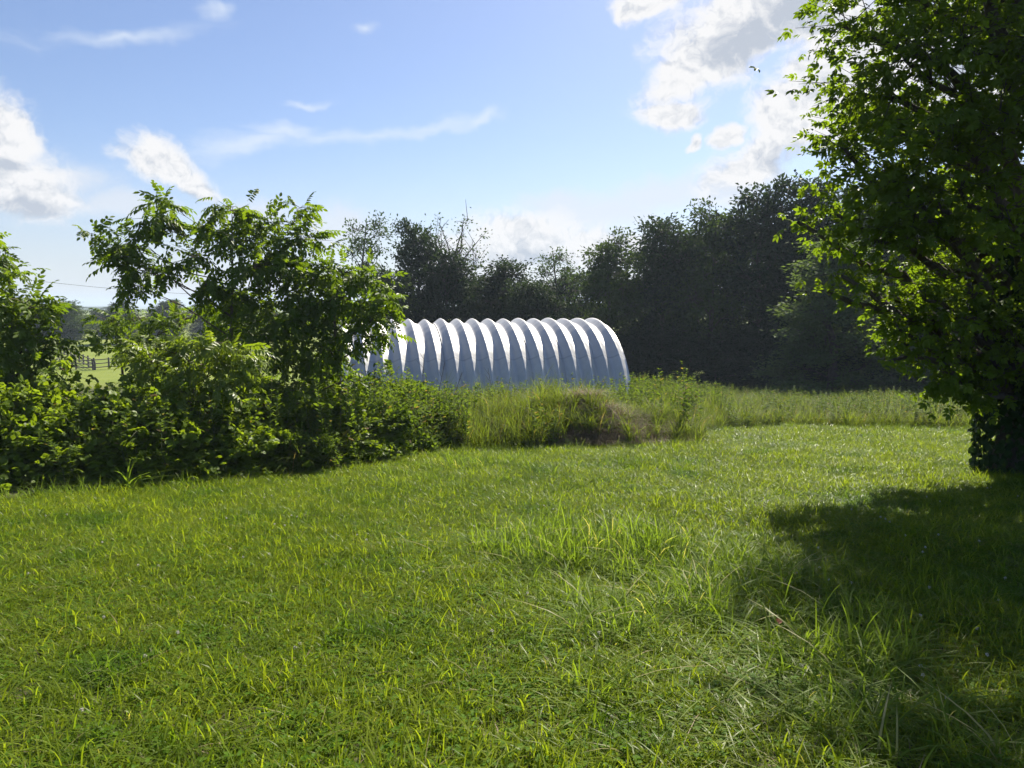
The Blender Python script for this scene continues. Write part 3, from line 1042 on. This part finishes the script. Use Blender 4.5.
sapling(47, (262, 15.8), (262, 300, 15.8), [
    (240, 330, 15.5, .6), (262, 320, 15.8, .6), (225, 355, 15.4, .6), (270, 360, 15.2, .6), (300, 370, 15, .6), (250, 385, 15, .6), (325, 375, 15, .5), (350, 378, 14.9, .35)],
    'dense shrubby growth at the feet of the tall saplings', 'sapling', name='shrub', cat='shrub', size=.34, twigs=13, nleaf=3)

# ---- brambles: individual bushes along the lawn edge
def bush_proto(seed, nl=15, tw=26, nleaf=7, size=.12, R=1.0, H=1.3, leaf=TRI3, mat='bramble', label=''):
    rng = np.random.default_rng(seed)
    lob = []
    for k in range(nl):
        a = k * 2.4 + rng.random()
        r = R * .75 * math.sqrt((k + .5) / nl)
        z = H * (.30 + .52 * rng.random()) * (1 - .35 * (r / R) ** 2)
        q = rng.uniform(.28, .44) * R
        lob.append((r * math.cos(a), r * math.sin(a), z, q, q, q * .75))
    for k in range(7):
        a = k * .9 + rng.random()
        lob.append((R * .8 * math.cos(a), R * .8 * math.sin(a), .22, .36 * R, .36 * R, .22))
    w, l = lobed_tree(rng, [(0, 0, -.1), (0, 0, H * .4), (.05, 0, H * .75)], .03, lob, leaf, nleaf, size, twigs=tw, droop=.15, spread=.16, limb_r=.5, twig_r=.005, shell=.3, up=.9, limb_from=.0)
    # arching canes
    for k in range(9):
        a = rng.random() * 6.28
        d = np.array([math.cos(a), math.sin(a), 0])
        s = d * .2
        e = d * rng.uniform(.8, 1.25) * R + np.array([0, 0, rng.uniform(.3, 1.1) * H])
        mid = (s + e) / 2 + np.array([0, 0, .55 * H])
        u = np.linspace(0, 1, 8)[:, None]
        q = (1 - u) ** 2 * s + 2 * u * (1 - u) * mid + u * u * e
        w.tube(q, .006 * (1 - .6 * u[:, 0]), 4)
        mm = 14
        qi = q[rng.integers(3, 8, mm)] + rng.normal(0, .03, (mm, 3))
        place(leaf, qi, d + rng.normal(0, .7, (mm, 3)), np.array([0, 0, 1]) + rng.normal(0, .35, (mm, 3)), size * rng.uniform(.7, 1.1, mm), rng.random(mm), l)
    return make_tree('bramble_bush', label, 'bush', w, l, M['stem'], M[mat], (0, 0, 0), GG, crown='foliage', trunk='canes')


bA = bush_proto(51)
bB = bush_proto(52, nl=14)
bC = bush_proto(53, nl=10, size=.10, leaf=LEAF6, tw=46, nleaf=14, mat='weed')
bush_spots = [  # proto, px, Y, top py, radius, label
    (0, -15, 10.6, 366, 1.2, 'bramble bush cut by the left edge of the picture'),
    (1, 45, 10.9, 392, 1.1, 'bramble bush below the gap that shows the far field'),
    (2, 70, 12.3, 384, 1.1, 'fine-leaved bush directly under the far fence corner'),
    (1, 18, 12.6, 358, 1.2, 'bush at the foot of the left edge sapling'),
    (0, 110, 11.1, 388, 1.1, 'bramble bush left of the yellow-green sapling'),
    (1, 172, 11.3, 392, 1.1, 'bramble bush at the foot of the yellow-green sapling'),
    (0, 235, 12.0, 395, 1.15, 'bramble bush right of the yellow-green sapling, darkest at its base'),
    (1, 205, 13.5, 375, 1.2, 'bramble bush behind the yellow-green sapling'),
    (1, 290, 12.8, 392, 1.1, 'bramble bush in front of the dense sapling'),
    (0, 275, 14.3, 378, 1.2, 'bramble bush around the stem of the dense sapling'),
    (0, 340, 13.6, 392, 1.05, 'bramble bush in front of the left end of the arch building'),
    (2, 385, 14.2, 396, .9, 'fine-leaved bush below the second steel ribs, beside the brambles'),
    (1, 345, 15.5, 375, 1.2, 'bush pressed against the view of the building left corner'),
    (2, 425, 15.2, 402, .75, 'fine-leaved bush beside the dead weed stalks'),
    (2, 400, 16.6, 376, 1.1, 'leafy bush between the sapling tips and the dead weed stalks'),
    (1, 120, 13.8, 380, 1.2, 'bramble bush behind the row, under the dark tree mass'),
    (0, 320, 14.8, 383, 1.0, 'bramble bush under the lit sapling by the roof'),
    (1, -60, 12.5, 372, 1.5, 'bramble bush outside the left edge row, mostly out of view'),
    (1, 5, 10.2, 432, .75, 'low bramble skirt at the far left of the lawn edge'),
    (0, 85, 10.5, 430, .8, 'low bramble skirt in front of the gap bush'),
    (1, 155, 10.7, 430, .75, 'low bramble skirt left of the upright grass tuft centre'),
    (0, 225, 11.3, 428, .8, 'low dark bramble skirt below the darkest bush'),
    (2, 300, 12.1, 425, .7, 'low leafy skirt where the lawn edge turns away'),
    (1, 365, 13.2, 420, .7, 'low leafy skirt before the fine-leaved bushes'),
]
used = set()
bps = [bA, bB, bC]
brng = random.Random(4)
for (pi, px, Y, py, r, lb) in bush_spots:
    t = at(px, py, Y)
    z0 = gz(t[0], Y)
    hs = max(.5, (t[2] - z0) / 1.28)
    if pi not in used:
        used.add(pi)
        o = bps[pi]
        o.location, o.rotation_euler, o.scale = (t[0], Y, z0), (0, 0, brng.random() * 6), (r, r, hs)
        o['label'] = lb
    else:
        copy_tree(bps[pi], lb, (t[0], Y, z0), brng.random() * 6, (r, r, hs), GG)

# ---- soil mound
MC = np.array([*gpt(590, 436)])
mcx, mcy = 1.5, 17.2


def mound_h(x, y):
    d = np.sqrt(((x - mcx) / 2.7) ** 2 + ((y - mcy) / 1.7) ** 2)
    h = 1.0 * np.clip(1 - d, 0, 1) ** .75
    return h * (1 + .18 * np.sin(x * 3.1 + y * 2) + .12 * np.sin(x * 7.3 + 1) * np.sin(y * 6))


U, Vv = np.meshgrid(np.linspace(-2.9, 2.9, 130), np.linspace(-1.9, 1.9, 90))
hz = mound_h(U + mcx, Vv + mcy)
rng = np.random.default_rng(9)
hz = hz + (rng.random(hz.shape) - .5) * .07 * (hz > .05) + .06 * np.sin(U * 17 + 3 * np.sin(Vv * 9)) * np.sin(Vv * 15 + U * 6) * (hz > .05)
gz_ = ground(U + mcx, Vv + mcy)
gc = gz(mcx, mcy)
V = np.stack([U, Vv, gz_ - gc + hz - .04], -1).reshape(-1, 3)
i = np.arange(89)[:, None] * 130 + np.arange(129)[None]
mo = link('dirt_mound', np_mesh('dirt_mound', V, [np.stack([i, i + 1, i + 131, i + 130], -1).reshape(-1, 4)], M['soil'], None, True), None, (mcx, mcy, gc))
tag(mo, 'heap of bare brown soil overgrown with long grass in front of the building', 'mound')

# ================================================================== GRASSES (stuff, instanced)
def blades(rng, n_, area, h, w, bend=.5, hv=.35, segs=3, clump=0, lean=None):
    V, T, Q, Rn = [], [], [], []
    if clump:
        cc = rng.uniform(-area / 2, area / 2, (clump, 2))
        b = cc[rng.integers(0, clump, n_)] + rng.normal(0, .02, (n_, 2))
    else:
        b = rng.uniform(-area / 2, area / 2, (n_, 2))
    a = rng.random(n_) * 6.283
    hh = h * np.clip(rng.normal(1, hv, n_), .3, 2)
    bd = bend * rng.uniform(.2, 1.6, n_)
    d = np.stack([np.cos(a), np.sin(a), np.zeros(n_)], 1)
    if lean is not None: d = norm(d + np.array(lean))
    side = np.stack([-d[:, 1], d[:, 0], np.zeros(n_)], 1)
    tw = rng.normal(0, .5, n_)
    side = norm(side * np.cos(tw)[:, None] + d * np.sin(tw)[:, None])
    ww = w * rng.uniform(.6, 1.3, n_)
    base = np.stack([b[:, 0], b[:, 1], np.full(n_, -.01)], 1)
    rows = []
    for k in range(segs + 1):
        t = k / segs
        c = base + d * (bd * hh * t * t)[:, None] + np.array([0, 0, 1]) * (hh * (t - .42 * np.minimum(bd, 1.5) * t * t))[:, None]
        if k == segs:
            rows.append(c[:, None])
        else:
            wk = ww * (1 - .55 * t ** 2) * (.8 if k == 0 else 1)
            rows.append(np.stack([c - side * wk[:, None] / 2, c + side * wk[:, None] / 2], 1))
    V = np.concatenate(rows, 1)
    k = V.shape[1]
    off = (np.arange(n_) * k)[:, None]
    Qt = [np.array([2 * j, 2 * j + 1, 2 * j + 3, 2 * j + 2]) for j in range(segs - 1)]
    Q = np.concatenate([q[None] + off for q in Qt]) if Qt else None
    T = np.array([[2 * segs - 2, 2 * segs - 1, 2 * segs]]) + off
    return V.reshape(-1, 3), Q, T, np.repeat(rng.random(n_), k)


def patch_obj(name, parts, mats):
    """parts: list of (V,Q,T,R,matindex)"""
    me = bpy.data.meshes.new(name)
    Vs, Ts, Qs, Rs, mt, mq, n0 = [], [], [], [], [], [], 0
    for (V, Q, T, R, mi) in parts:
        Vs.append(V); Rs.append(R)
        if Q is not None and len(Q): Qs.append(Q + n0); mq.append(np.full(len(Q), mi))
        if T is not None and len(T): Ts.append(T + n0); mt.append(np.full(len(T), mi))
        n0 += len(V)
    faces, mi = [], []
    if Qs: faces.append(np.concatenate(Qs)); mi.append(np.concatenate(mq))
    if Ts: faces.append(np.concatenate(Ts)); mi.append(np.concatenate(mt))
    me = np_mesh(name, np.concatenate(Vs), faces, mats[0], np.concatenate(Rs))
    for x in mats[1:]: me.materials.append(x)
    me.polygons.foreach_set('material_index', np.concatenate(mi).astype(np.int32))
    return bpy.data.objects.new(name, me)


def geo_part(g, mi):
    return (np.concatenate(g.V), np.concatenate(g.Q) if g.Q else None, np.concatenate(g.T) if g.T else None, np.concatenate(g.R), mi)


def scatter(name, objs, pts, rz, sc, label, cat, tilt=None, seed=0):
    """one object: points with instances of the given patch objects (geometry nodes)"""
    col = bpy.data.collections.new(name + '_patches')
    for o in objs: col.objects.link(o)
    me = bpy.data.meshes.new(name)
    n_ = len(pts)
    me.vertices.add(n_)
    me.vertices.foreach_set('co', np.asarray(pts, np.float32).ravel())
    rng = np.random.default_rng(seed)
    rot = np.zeros((n_, 3), np.float32)
    rot[:, 2] = rz
    rot[:, 0] = -.09 if tilt is None else tilt
    rot[:, :2] += rng.normal(0, .03, (n_, 2))
    # slope tilt is applied before the spin, so keep it tiny
    rot[:, 0] = rng.normal(0, .04, n_)
    a = me.attributes.new('rot', 'FLOAT_VECTOR', 'POINT'); a.data.foreach_set('vector', rot.ravel())
    a = me.attributes.new('scl', 'FLOAT_VECTOR', 'POINT'); a.data.foreach_set('vector', np.asarray(sc, np.float32).ravel())
    a = me.attributes.new('idx', 'INT', 'POINT'); a.data.foreach_set('value', rng.integers(0, len(objs), n_).astype(np.int32))
    o = link(name, me)
    tag(o, label, cat, kind='stuff')
    ng = bpy.data.node_groups.new(name, 'GeometryNodeTree')
    ng.interface.new_socket('Geometry', in_out='INPUT', socket_type='NodeSocketGeometry')
    ng.interface.new_socket('Geometry', in_out='OUTPUT', socket_type='NodeSocketGeometry')
    gi, go = ng.nodes.new('NodeGroupInput'), ng.nodes.new('NodeGroupOutput')
    ci = ng.nodes.new('GeometryNodeCollectionInfo')
    ci.inputs['Collection'].default_value = col
    ci.inputs['Separate Children'].default_value = True
    ci.inputs['Reset Children'].default_value = True
    ip = ng.nodes.new('GeometryNodeInstanceOnPoints')
    ip.inputs['Pick Instance'].default_value = True
    L = ng.links.new
    L(gi.outputs[0], ip.inputs['Points'])
    L(ci.outputs[0], ip.inputs['Instance'])
    for nm, typ, sk in (('rot', 'FLOAT_VECTOR', 'Rotation'), ('scl', 'FLOAT_VECTOR', 'Scale'), ('idx', 'INT', 'Instance Index')):
        na_ = ng.nodes.new('GeometryNodeInputNamedAttribute')
        na_.data_type = typ
        na_.inputs['Name'].default_value = nm
        L(na_.outputs['Attribute'], ip.inputs[sk])
    L(ip.outputs[0], go.inputs[0])
    md = o.modifiers.new('patches', 'NODES')
    md.node_group = ng
    return o


def poly_in(px, py, poly):
    inside = np.zeros(len(px), bool)
    j = len(poly) - 1
    for i in range(len(poly)):
        xi, yi = poly[i]
        xj, yj = poly[j]
        c = ((yi > py) != (yj > py)) & (px < (xj - xi) * (py - yi) / (yj - yi + 1e-9) + xi)
        inside ^= c
        j = i
    return inside


def hnoise(x, y, s, seed=0):
    r = np.random.default_rng(seed)
    v = 0
    for k in range(7):
        a = r.random() * 6.28
        f = s * r.uniform(.5, 2)
        v = v + np.sin((x * math.cos(a) + y * math.sin(a)) * f + r.random() * 6.28)
    return v / 7


def grid_pts(x0, x1, y0, y1, st, rng, jit=.5):
    X, Y = np.meshgrid(np.arange(x0, x1, st), np.arange(y0, y1, st))
    X = X.ravel() + rng.uniform(-jit, jit, X.size) * st
    Y = Y.ravel() + rng.uniform(-jit, jit, Y.size) * st
    return X, Y


def in_view(x, y, marg=2.6, ymin=-.5): return (np.abs(x) < y * .74 + marg) & (y > ymin)


# mown lawn: real-space outline of the mown area
lawn_poly = [(-14, -2), (-14, 8.8), gpt(0, 503), gpt(60, 498), gpt(130, 492), gpt(230, 478), gpt(330, 470), gpt(400, 460), gpt(440, 450), gpt(520, 449), gpt(600, 448), gpt(690, 447), gpt(700, 431),
             gpt(800, 428), gpt(960, 428), (17, 20.5), (17, -2)]
rng = np.random.default_rng(100)
patches = []
for k in range(6):
    parts = [(*blades(rng, 300, .40, .070, .0062, 1.0, .42), 0), (*blades(rng, 60, .40, .125, .0070, 1.25, .32, 4), 0), (*blades(rng, 26, .40, .06, .003, 1.5, .4), 1)]
    g = Geo()
    mm = [14, 60, 20, 34, 8, 90][k]
    P = np.concatenate([rng.uniform(-.2, .2, (mm, 2)), rng.uniform(.02, .05, (mm, 1))], 1)
    for j in range(3):
        a = rng.random(mm) * .3 + j * 2.09
        place(ROUND6, P, np.stack([np.cos(a), np.sin(a), np.full(mm, .05)], 1), np.array([0, 0, 1]) + rng.normal(0, .25, (mm, 3)), .018 * rng.uniform(.7, 1.2, mm), rng.random(mm), g)
    parts.append(geo_part(g, 2))
    patches.append(patch_obj('lawn_patch', parts, [M['lawn'], M['dry'], M['clover']]))
X, Y = grid_pts(-14, 17, 1.2, 21.5, .235, rng)
k = poly_in(X, Y, lawn_poly) & in_view(X, Y)
X, Y = X[k], Y[k]
hn = 1 + .45 * hnoise(X, Y, 2.2, 3) + .45 * hnoise(X, Y, 6, 4)
ws = np.interp(Y, [0, 6, 20], [1, 1.1, 1.5])
sc = np.stack([ws, ws, hn * np.interp(Y, [0, 20], [1, 1.15])], 1)
scatter('lawn_grass', patches, np.stack([X, Y, ground(X, Y)], 1), rng.random(len(X)) * 6.28, sc, 'short mown green grass of the lawn', 'grass')

# longer wide-bladed grass tufts in the middle of the lawn
tall = [patch_obj('long_tuft', [(*blades(rng, 60, .30, .24, .0095, 1.1, .35, 5, 11), 0), (*blades(rng, 30, .3, .14, .006, .9, .3, 4), 0)], [M['tallgrass']]) for k in range(5)]
X, Y = grid_pts(-4, 8, 2.6, 15, .20, rng)
pxs, pys = [], []
qx = 512 + X / Y * F      # approximate bearing
dens = np.zeros(len(X))


def spot(cx_, cy_, rx, ry, ang=0, s=1.0):
    c, s_ = math.cos(ang), math.sin(ang)
    u = ((X - cx_) * c + (Y - cy_) * s_) / rx
    v = (-(X - cx_) * s_ + (Y - cy_) * c) / ry
    return s * np.exp(-(u * u + v * v))


c1_, c2_, c3_, c4_ = gpt(590, 560), gpt(690, 610), gpt(800, 650), gpt(880, 655)
dens = np.maximum.reduce([spot(c1_[0], c1_[1], .85, .75, 0, 1.9), spot(c2_[0], c2_[1], .9, .7, .2, .9), spot(*gpt(720, 575), .7, .8, 0, .6), spot(c3_[0], c3_[1], .5, .5, 0, .8), spot(c4_[0], c4_[1], .35, .5, 0, .9),
                          spot(*gpt(470, 470), .9, 1.1, 0, .5), spot(*gpt(560, 700), .5, .3, 0, .25), spot(*gpt(930, 730), .5, .5, 0, .35)])
k = rng.random(len(X)) < dens * .85 * (1 + .5 * hnoise(X, Y, 3, 9))
X, Y, dd = X[k], Y[k], dens[k]
sc = np.stack([np.ones(len(X))] * 2 + [.65 + .62 * np.minimum(1.2, dd)], 1)
scatter('long_grass', tall, np.stack([X, Y, ground(X, Y)], 1), rng.random(len(X)) * 6.28, sc, 'unmown longer grass with wide arching blades in the middle of the lawn', 'grass')

# a thin scatter of stray longer blades over the lawn
stray = [patch_obj('stray_blades', [(*blades(rng, 14, .35, .15, .0075, 1.2, .35, 4), 0), (*blades(rng, 2, .35, .12, .0035, 1.6, .3, 4), 1)], [M['tallgrass'], M['dry']]) for k in range(5)]
X, Y = grid_pts(-9, 12, 2.2, 15, .42, rng)
k = poly_in(X, Y, lawn_poly) & in_view(X, Y) & (rng.random(len(X)) < .62)
X, Y = X[k], Y[k]
scatter('stray_grass', stray, np.stack([X, Y, ground(X, Y)], 1), rng.random(len(X)) * 6.28, np.ones((len(X), 3)), 'stray taller and dry blades standing out of the lawn', 'grass')

# clover flowers
g = Geo()
fl = []
for k in range(2):
    g = Geo()
    g.tube([(0, 0, 0), (.003, 0, .05), (.005, 0, .085)], [.0012, .001, .001], 4)
    part1 = geo_part(g, 1)
    g = Geo()
    mm = 40
    d = norm(rng.normal(0, 1, (mm, 3)) + np.array([0, 0, .4]))
    place(LEAF4, np.array([.005, 0, .088]) + d * .003, d, rng.normal(0, 1, (mm, 3)), .010, rng.random(mm), g)
    fl.append(patch_obj('clover_head', [geo_part(g, 0), part1], [M['flower'], M['stem']]))
mm = 260
X, Y = rng.uniform(-6, 7, mm), rng.uniform(2.6, 12, mm)
k = poly_in(X, Y, lawn_poly) & in_view(X, Y, .2)
X, Y = X[k], Y[k]
scatter('clover_flowers', fl, np.stack([X, Y, ground(X, Y)], 1), rng.random(len(X)) * 6.28, np.full((len(X), 3), .9), 'tiny white clover heads dotted through the lawn', 'flowers')

# tall rough grass and weeds
rough = [patch_obj('rough_tuft', [(*blades(rng, 150, .55, .62, .011, .75, .3, 5, 14), 0), (*blades(rng, 9, .5, .74, .005, .6, .25, 4), 1)], [M['meadow'], M['dry']]) for k in range(5)]


def weed_stalk(rng, h=1.0, nst=5, leafL=.11, headed=False):
    w, l, hd = Geo(), Geo(), Geo()
    for j in range(nst):
        b = np.array([*rng.uniform(-.22, .22, 2), 0])
        a = rng.random() * 6.28
        tip = b + np.array([math.cos(a) * .12, math.sin(a) * .12, h * rng.uniform(.7, 1.15)])
        mid = (b + tip) / 2 + rng.normal(0, .03, 3)
        w.tube([b, mid, tip], [.005, .004, .002], 4)
        mm = 34
        f = rng.uniform(.12, 1, mm)
        P = b + (tip - b) * f[:, None]
        aa = rng.random(mm) * 6.28
        place(LEAF6, P, np.stack([np.cos(aa), np.sin(aa), .5 * np.ones(mm)], 1), np.array([0, 0, 1.]) + rng.normal(0, .3, (mm, 3)), leafL * (1.1 - .5 * f) * rng.uniform(.7, 1.2, mm), rng.random(mm), l)
    return geo_part(w, 1), geo_part(l, 0)


weeds = [patch_obj('leafy_weed', list(weed_stalk(rng, rng.uniform(.85, 1.1))), [M['weed'], M['stem']]) for k in range(5)]


def rough_zone(x0, x1, y0, y1, st, cond, seed):
    r = np.random.default_rng(seed)
    X, Y = grid_pts(x0, x1, y0, y1, st, r)
    k = cond(X, Y) & in_view(X, Y, 2)
    return X[k], Y[k]


def behind_lawn(X, Y): return ~poly_in(X, Y, lawn_poly)


TH_ = TH


def off_building(X, Y):
    dx, dy = X - bx, Y - by
    u = dx * math.cos(TH) + dy * math.sin(TH)
    v = -dx * math.sin(TH) + dy * math.cos(TH)
    return ~((u < .5) & (u > -NP * PW - .5) & (np.abs(v) < RB + .5))


bearing = lambda X, Y: 512 + X / Y * F
# rough grass: right and middle
X, Y = rough_zone(-6, 28, 14.5, 44, .42, lambda X, Y: behind_lawn(X, Y) & off_building(X, Y) & (bearing(X, Y) > 395) & (rng.random(len(X)) < np.interp(Y, [15, 26, 44], [1, .8, .6])), 7)
md = mound_h(X, Y)
bare = (X > 1.75) & (X < 3.4) & (Y < 17.3)
k = ~(bare & (rng.random(len(X)) < .78))
X, Y, md = X[k], Y[k], md[k]
px_ = bearing(X, Y)
hs = np.interp(px_, [400, 440, 560, 610, 660, 700, 780, 980], [1.35, 1.35, 1.4, 1.0, 1.3, 1.0, .8, .75]) * (1 + .55 * hnoise(X, Y, 1.9, 12)) * 1.05
hs = hs * np.where(md > .05, .85, 1)
hs *= np.interp(Y, [15, 19, 24, 44], [.75, 1.0, 1.0, 1.1])
ws = np.interp(Y, [15, 44], [1, 1.6])
scatter('rough_grass', rough, np.stack([X, Y, ground(X, Y) + md - .03], 1), rng.random(len(X)) * 6.28, np.stack([ws, ws, hs], 1), 'tall rough grass growing between the lawn, the building and the wood', 'grass')
X, Y = rough_zone(-7, 28, 15, 42, .62, lambda X, Y: behind_lawn(X, Y) & off_building(X, Y) & (bearing(X, Y) > 380), 8)
hn = hnoise(X, Y, 1.1, 21)
px_ = bearing(X, Y)
pr = np.interp(px_, [380, 420, 480, 560, 640, 720, 850, 980], [1, .95, .65, .35, .7, .6, .6, .9]) * (1 + 1.2 * hn)
md = mound_h(X, Y)
k = (rng.random(len(X)) < pr) & (md < .3) & ~((X > 1.2) & (X < 3.6) & (Y < 17.6))
X, Y, px_, md = X[k], Y[k], px_[k], md[k]
hs = np.interp(px_, [380, 460, 640, 690, 740, 850, 980], [1.25, 1.15, 1.35, 1.3, .8, .8, .9]) * rng.uniform(.75, 1.15, len(X))
scatter('leafy_weeds', weeds, np.stack([X, Y, ground(X, Y) + md], 1), rng.random(len(X)) * 6.28, np.stack([np.full(len(X), 1.2)] * 2 + [hs], 1), 'leafy upright weeds standing through the rough grass', 'weeds')
# weeds and rough grass under and behind the brambles
X, Y = rough_zone(-22, -1, 10, 45, .7, lambda X, Y: behind_lawn(X, Y) & off_building(X, Y) & (bearing(X, Y) <= 420) & (Y > 11.5), 18)
scatter('thicket_weeds', rough[:3], np.stack([X, Y, ground(X, Y)], 1), rng.random(len(X)) * 6.28, np.stack([np.full(len(X), 1.2)] * 2 + [rng.uniform(.8, 1.3, len(X)) * np.where(Y > 17, .6, 1)], 1), 'rank grass and weeds growing under and behind the brambles', 'weeds')

X, Y = rough_zone(-12, 0, 10, 17, .33, lambda X, Y: behind_lawn(X, Y) & (bearing(X, Y) < 470), 28)
hn = hnoise(X, Y, 1.7, 33)
px_ = bearing(X, Y)
hmax = np.interp(px_, [-100, 40, 120, 200, 300, 380, 470], [1.75, 1.35, 1.3, 1.45, 1.6, 1.5, 1.1])
k = rng.random(len(X)) < np.interp(px_, [0, 350, 400, 470], [.40, .45, .9, 1.0]) * (1 + .8 * hn)
X, Y, hmax = X[k], Y[k], hmax[k]
hs = hmax * rng.uniform(.7, 1.12, len(X)) * np.interp(Y + X * .35, [8, 9.5], [.7, 1])
scatter('bank_weeds', weeds, np.stack([X, Y, ground(X, Y)], 1), rng.random(len(X)) * 6.28, np.stack([np.full(len(X), 1.1)] * 2 + [hs], 1), 'loose leafy weeds growing up through the bramble bank', 'weeds')
# dry roots and thatch on the bare face of the mound
dryp = [patch_obj('dry_tuft', [(*blades(rng, 60, .4, .26, .006, 1.8, .4, 4, 6), 0)], [M['dry']]) for k in range(4)]
mm = 190
X, Y = rng.uniform(1.3, 4.0, mm), rng.uniform(15.4, 17.6, mm)
k = mound_h(X, Y) > -.1
X, Y = X[k], Y[k]
scatter('dry_grass', dryp, np.stack([X, Y, ground(X, Y) + mound_h(X, Y) - .05], 1), rng.random(len(X)) * 6.28, np.full((len(X), 3), .9), 'matted dry roots and dead grass on the bare side of the soil mound', 'dry grass')
# lawn edge fringe: medium grass against the brambles
fr_ = [patch_obj('fringe_tuft', [(*blades(rng, 70, .4, .20, .006, .8, .35, 4, 12), 0)], [M['tallgrass']]) for k in range(3)]
edge = np.array([gpt(*p_) for p_ in [(-40, 506), (0, 502), (60, 497), (130, 491), (230, 477), (330, 469), (400, 460), (440, 451), (520, 450), (600, 449), (690, 446), (700, 431), (800, 429), (1000, 429)]])
pp = []
for a_, b_ in zip(edge[:-1], edge[1:]):
    L = np.linalg.norm(b_ - a_)
    for q in range(int(L / .13)):
        pp.append(a_ + (b_ - a_) * rng.random() + rng.normal(0, .12, 2))
pp = np.array(pp)
scatter('edge_grass', fr_, np.stack([pp[:, 0], pp[:, 1], ground(pp[:, 0], pp[:, 1])], 1), rng.random(len(pp)) * 6.28, np.stack([np.ones(len(pp))] * 2 + [rng.uniform(.5, 1.3, len(pp))], 1), 'uneven fringe of grass where the mower stopped along the brambles and weeds', 'grass')

# upright tuft with arching blades at the bramble edge
tx = gpt(128, 492)
g = Geo()
V, Q, T, Rr = blades(rng, 22, .10, .42, .022, .9, .3, 6)
g.add(V, Q, T, Rr)
o = link('grass_tuft', g.mesh('grass_tuft', M['tallgrass']), None, (tx[0], tx[1], gz(*tx)))
tag(o, 'lone upright tuft of wide grass blades at the foot of the brambles', 'grass tuft')

# dead stalks in front of the building
for k, (px, py, Y, top) in enumerate([(428, 400, 18.5, (445, 362)), (418, 400, 18.3, (424, 350)), (440, 405, 18.2, (462, 372)), (372, 392, 17, (362, 348)), (496, 400, 19, (488, 368))]):
    g = Geo()
    bpt = np.array(at(px, py, Y))
    bpt[2] = gz(bpt[0], Y)
    tp = np.array(at(*top, Y)) - bpt
    g.tube([(0, 0, -.05), tuple(tp * .5 + np.array([.03, 0, .05])), tuple(tp)], [.014, .010, .004], 5)
    for q in range(5):
        s = tp * (.5 + .1 * q)
        g.tube([tuple(s), tuple(s + np.array([rng.uniform(-.18, .18), rng.uniform(-.1, .1), .18]))], [.005, .002], 4)
    lbs = ['dead weed stalk leaning right, second from the left of the stalk cluster', 'tallest dead weed stalk before the fourth steel rib', 'dead weed stalk leaning farthest right before the building',
           'dead stalk beside the sapling at the building left end', 'short dead stalk standing alone in the tall grass before the building']
    tag(link('dead_stalk', g.mesh('dead_stalk', M['twig']), None, tuple(bpt)), lbs[k], 'weed stalk', 'dead stalks before the building')

# fallen leaf on the lawn
lx = gpt(775, 640)
g = Geo()
place(ROUND6, np.array([[0, 0, .0]]), np.array([[1, .3, .3]]), np.array([[0, -.5, 1]]), .05, np.zeros(1), g)
tag(link('fallen_leaf', g.mesh('fallen_leaf', solid_mat('fallen_leaf', (.35, .10, .03), (.45, .16, .05), 20, .6)), None, (lx[0], lx[1], gz(*lx) + .11)), 'small orange fallen leaf caught in the long grass', 'leaf')

# ================================================================== HAZE
HAZE = 0.0005
if HAZE:
    m, n = new_mat('haze')
    pv = n.new('ShaderNodeVolumePrincipled')
    pv.inputs['Color'].default_value = (.70, .84, 1, 1)
    pv.inputs['Density'].default_value = HAZE
    pv.inputs['Anisotropy'].default_value = .1
    o = n.new('ShaderNodeOutputMaterial')
    n.link(pv.outputs[0], o.inputs['Volume'])
    g = Geo()
    g.box((0, 2900, 10), 4050, 3150, 24)
    tag(link('haze', g.mesh('haze', m)), 'thin pale summer haze over the whole scene', 'haze', kind='stuff')
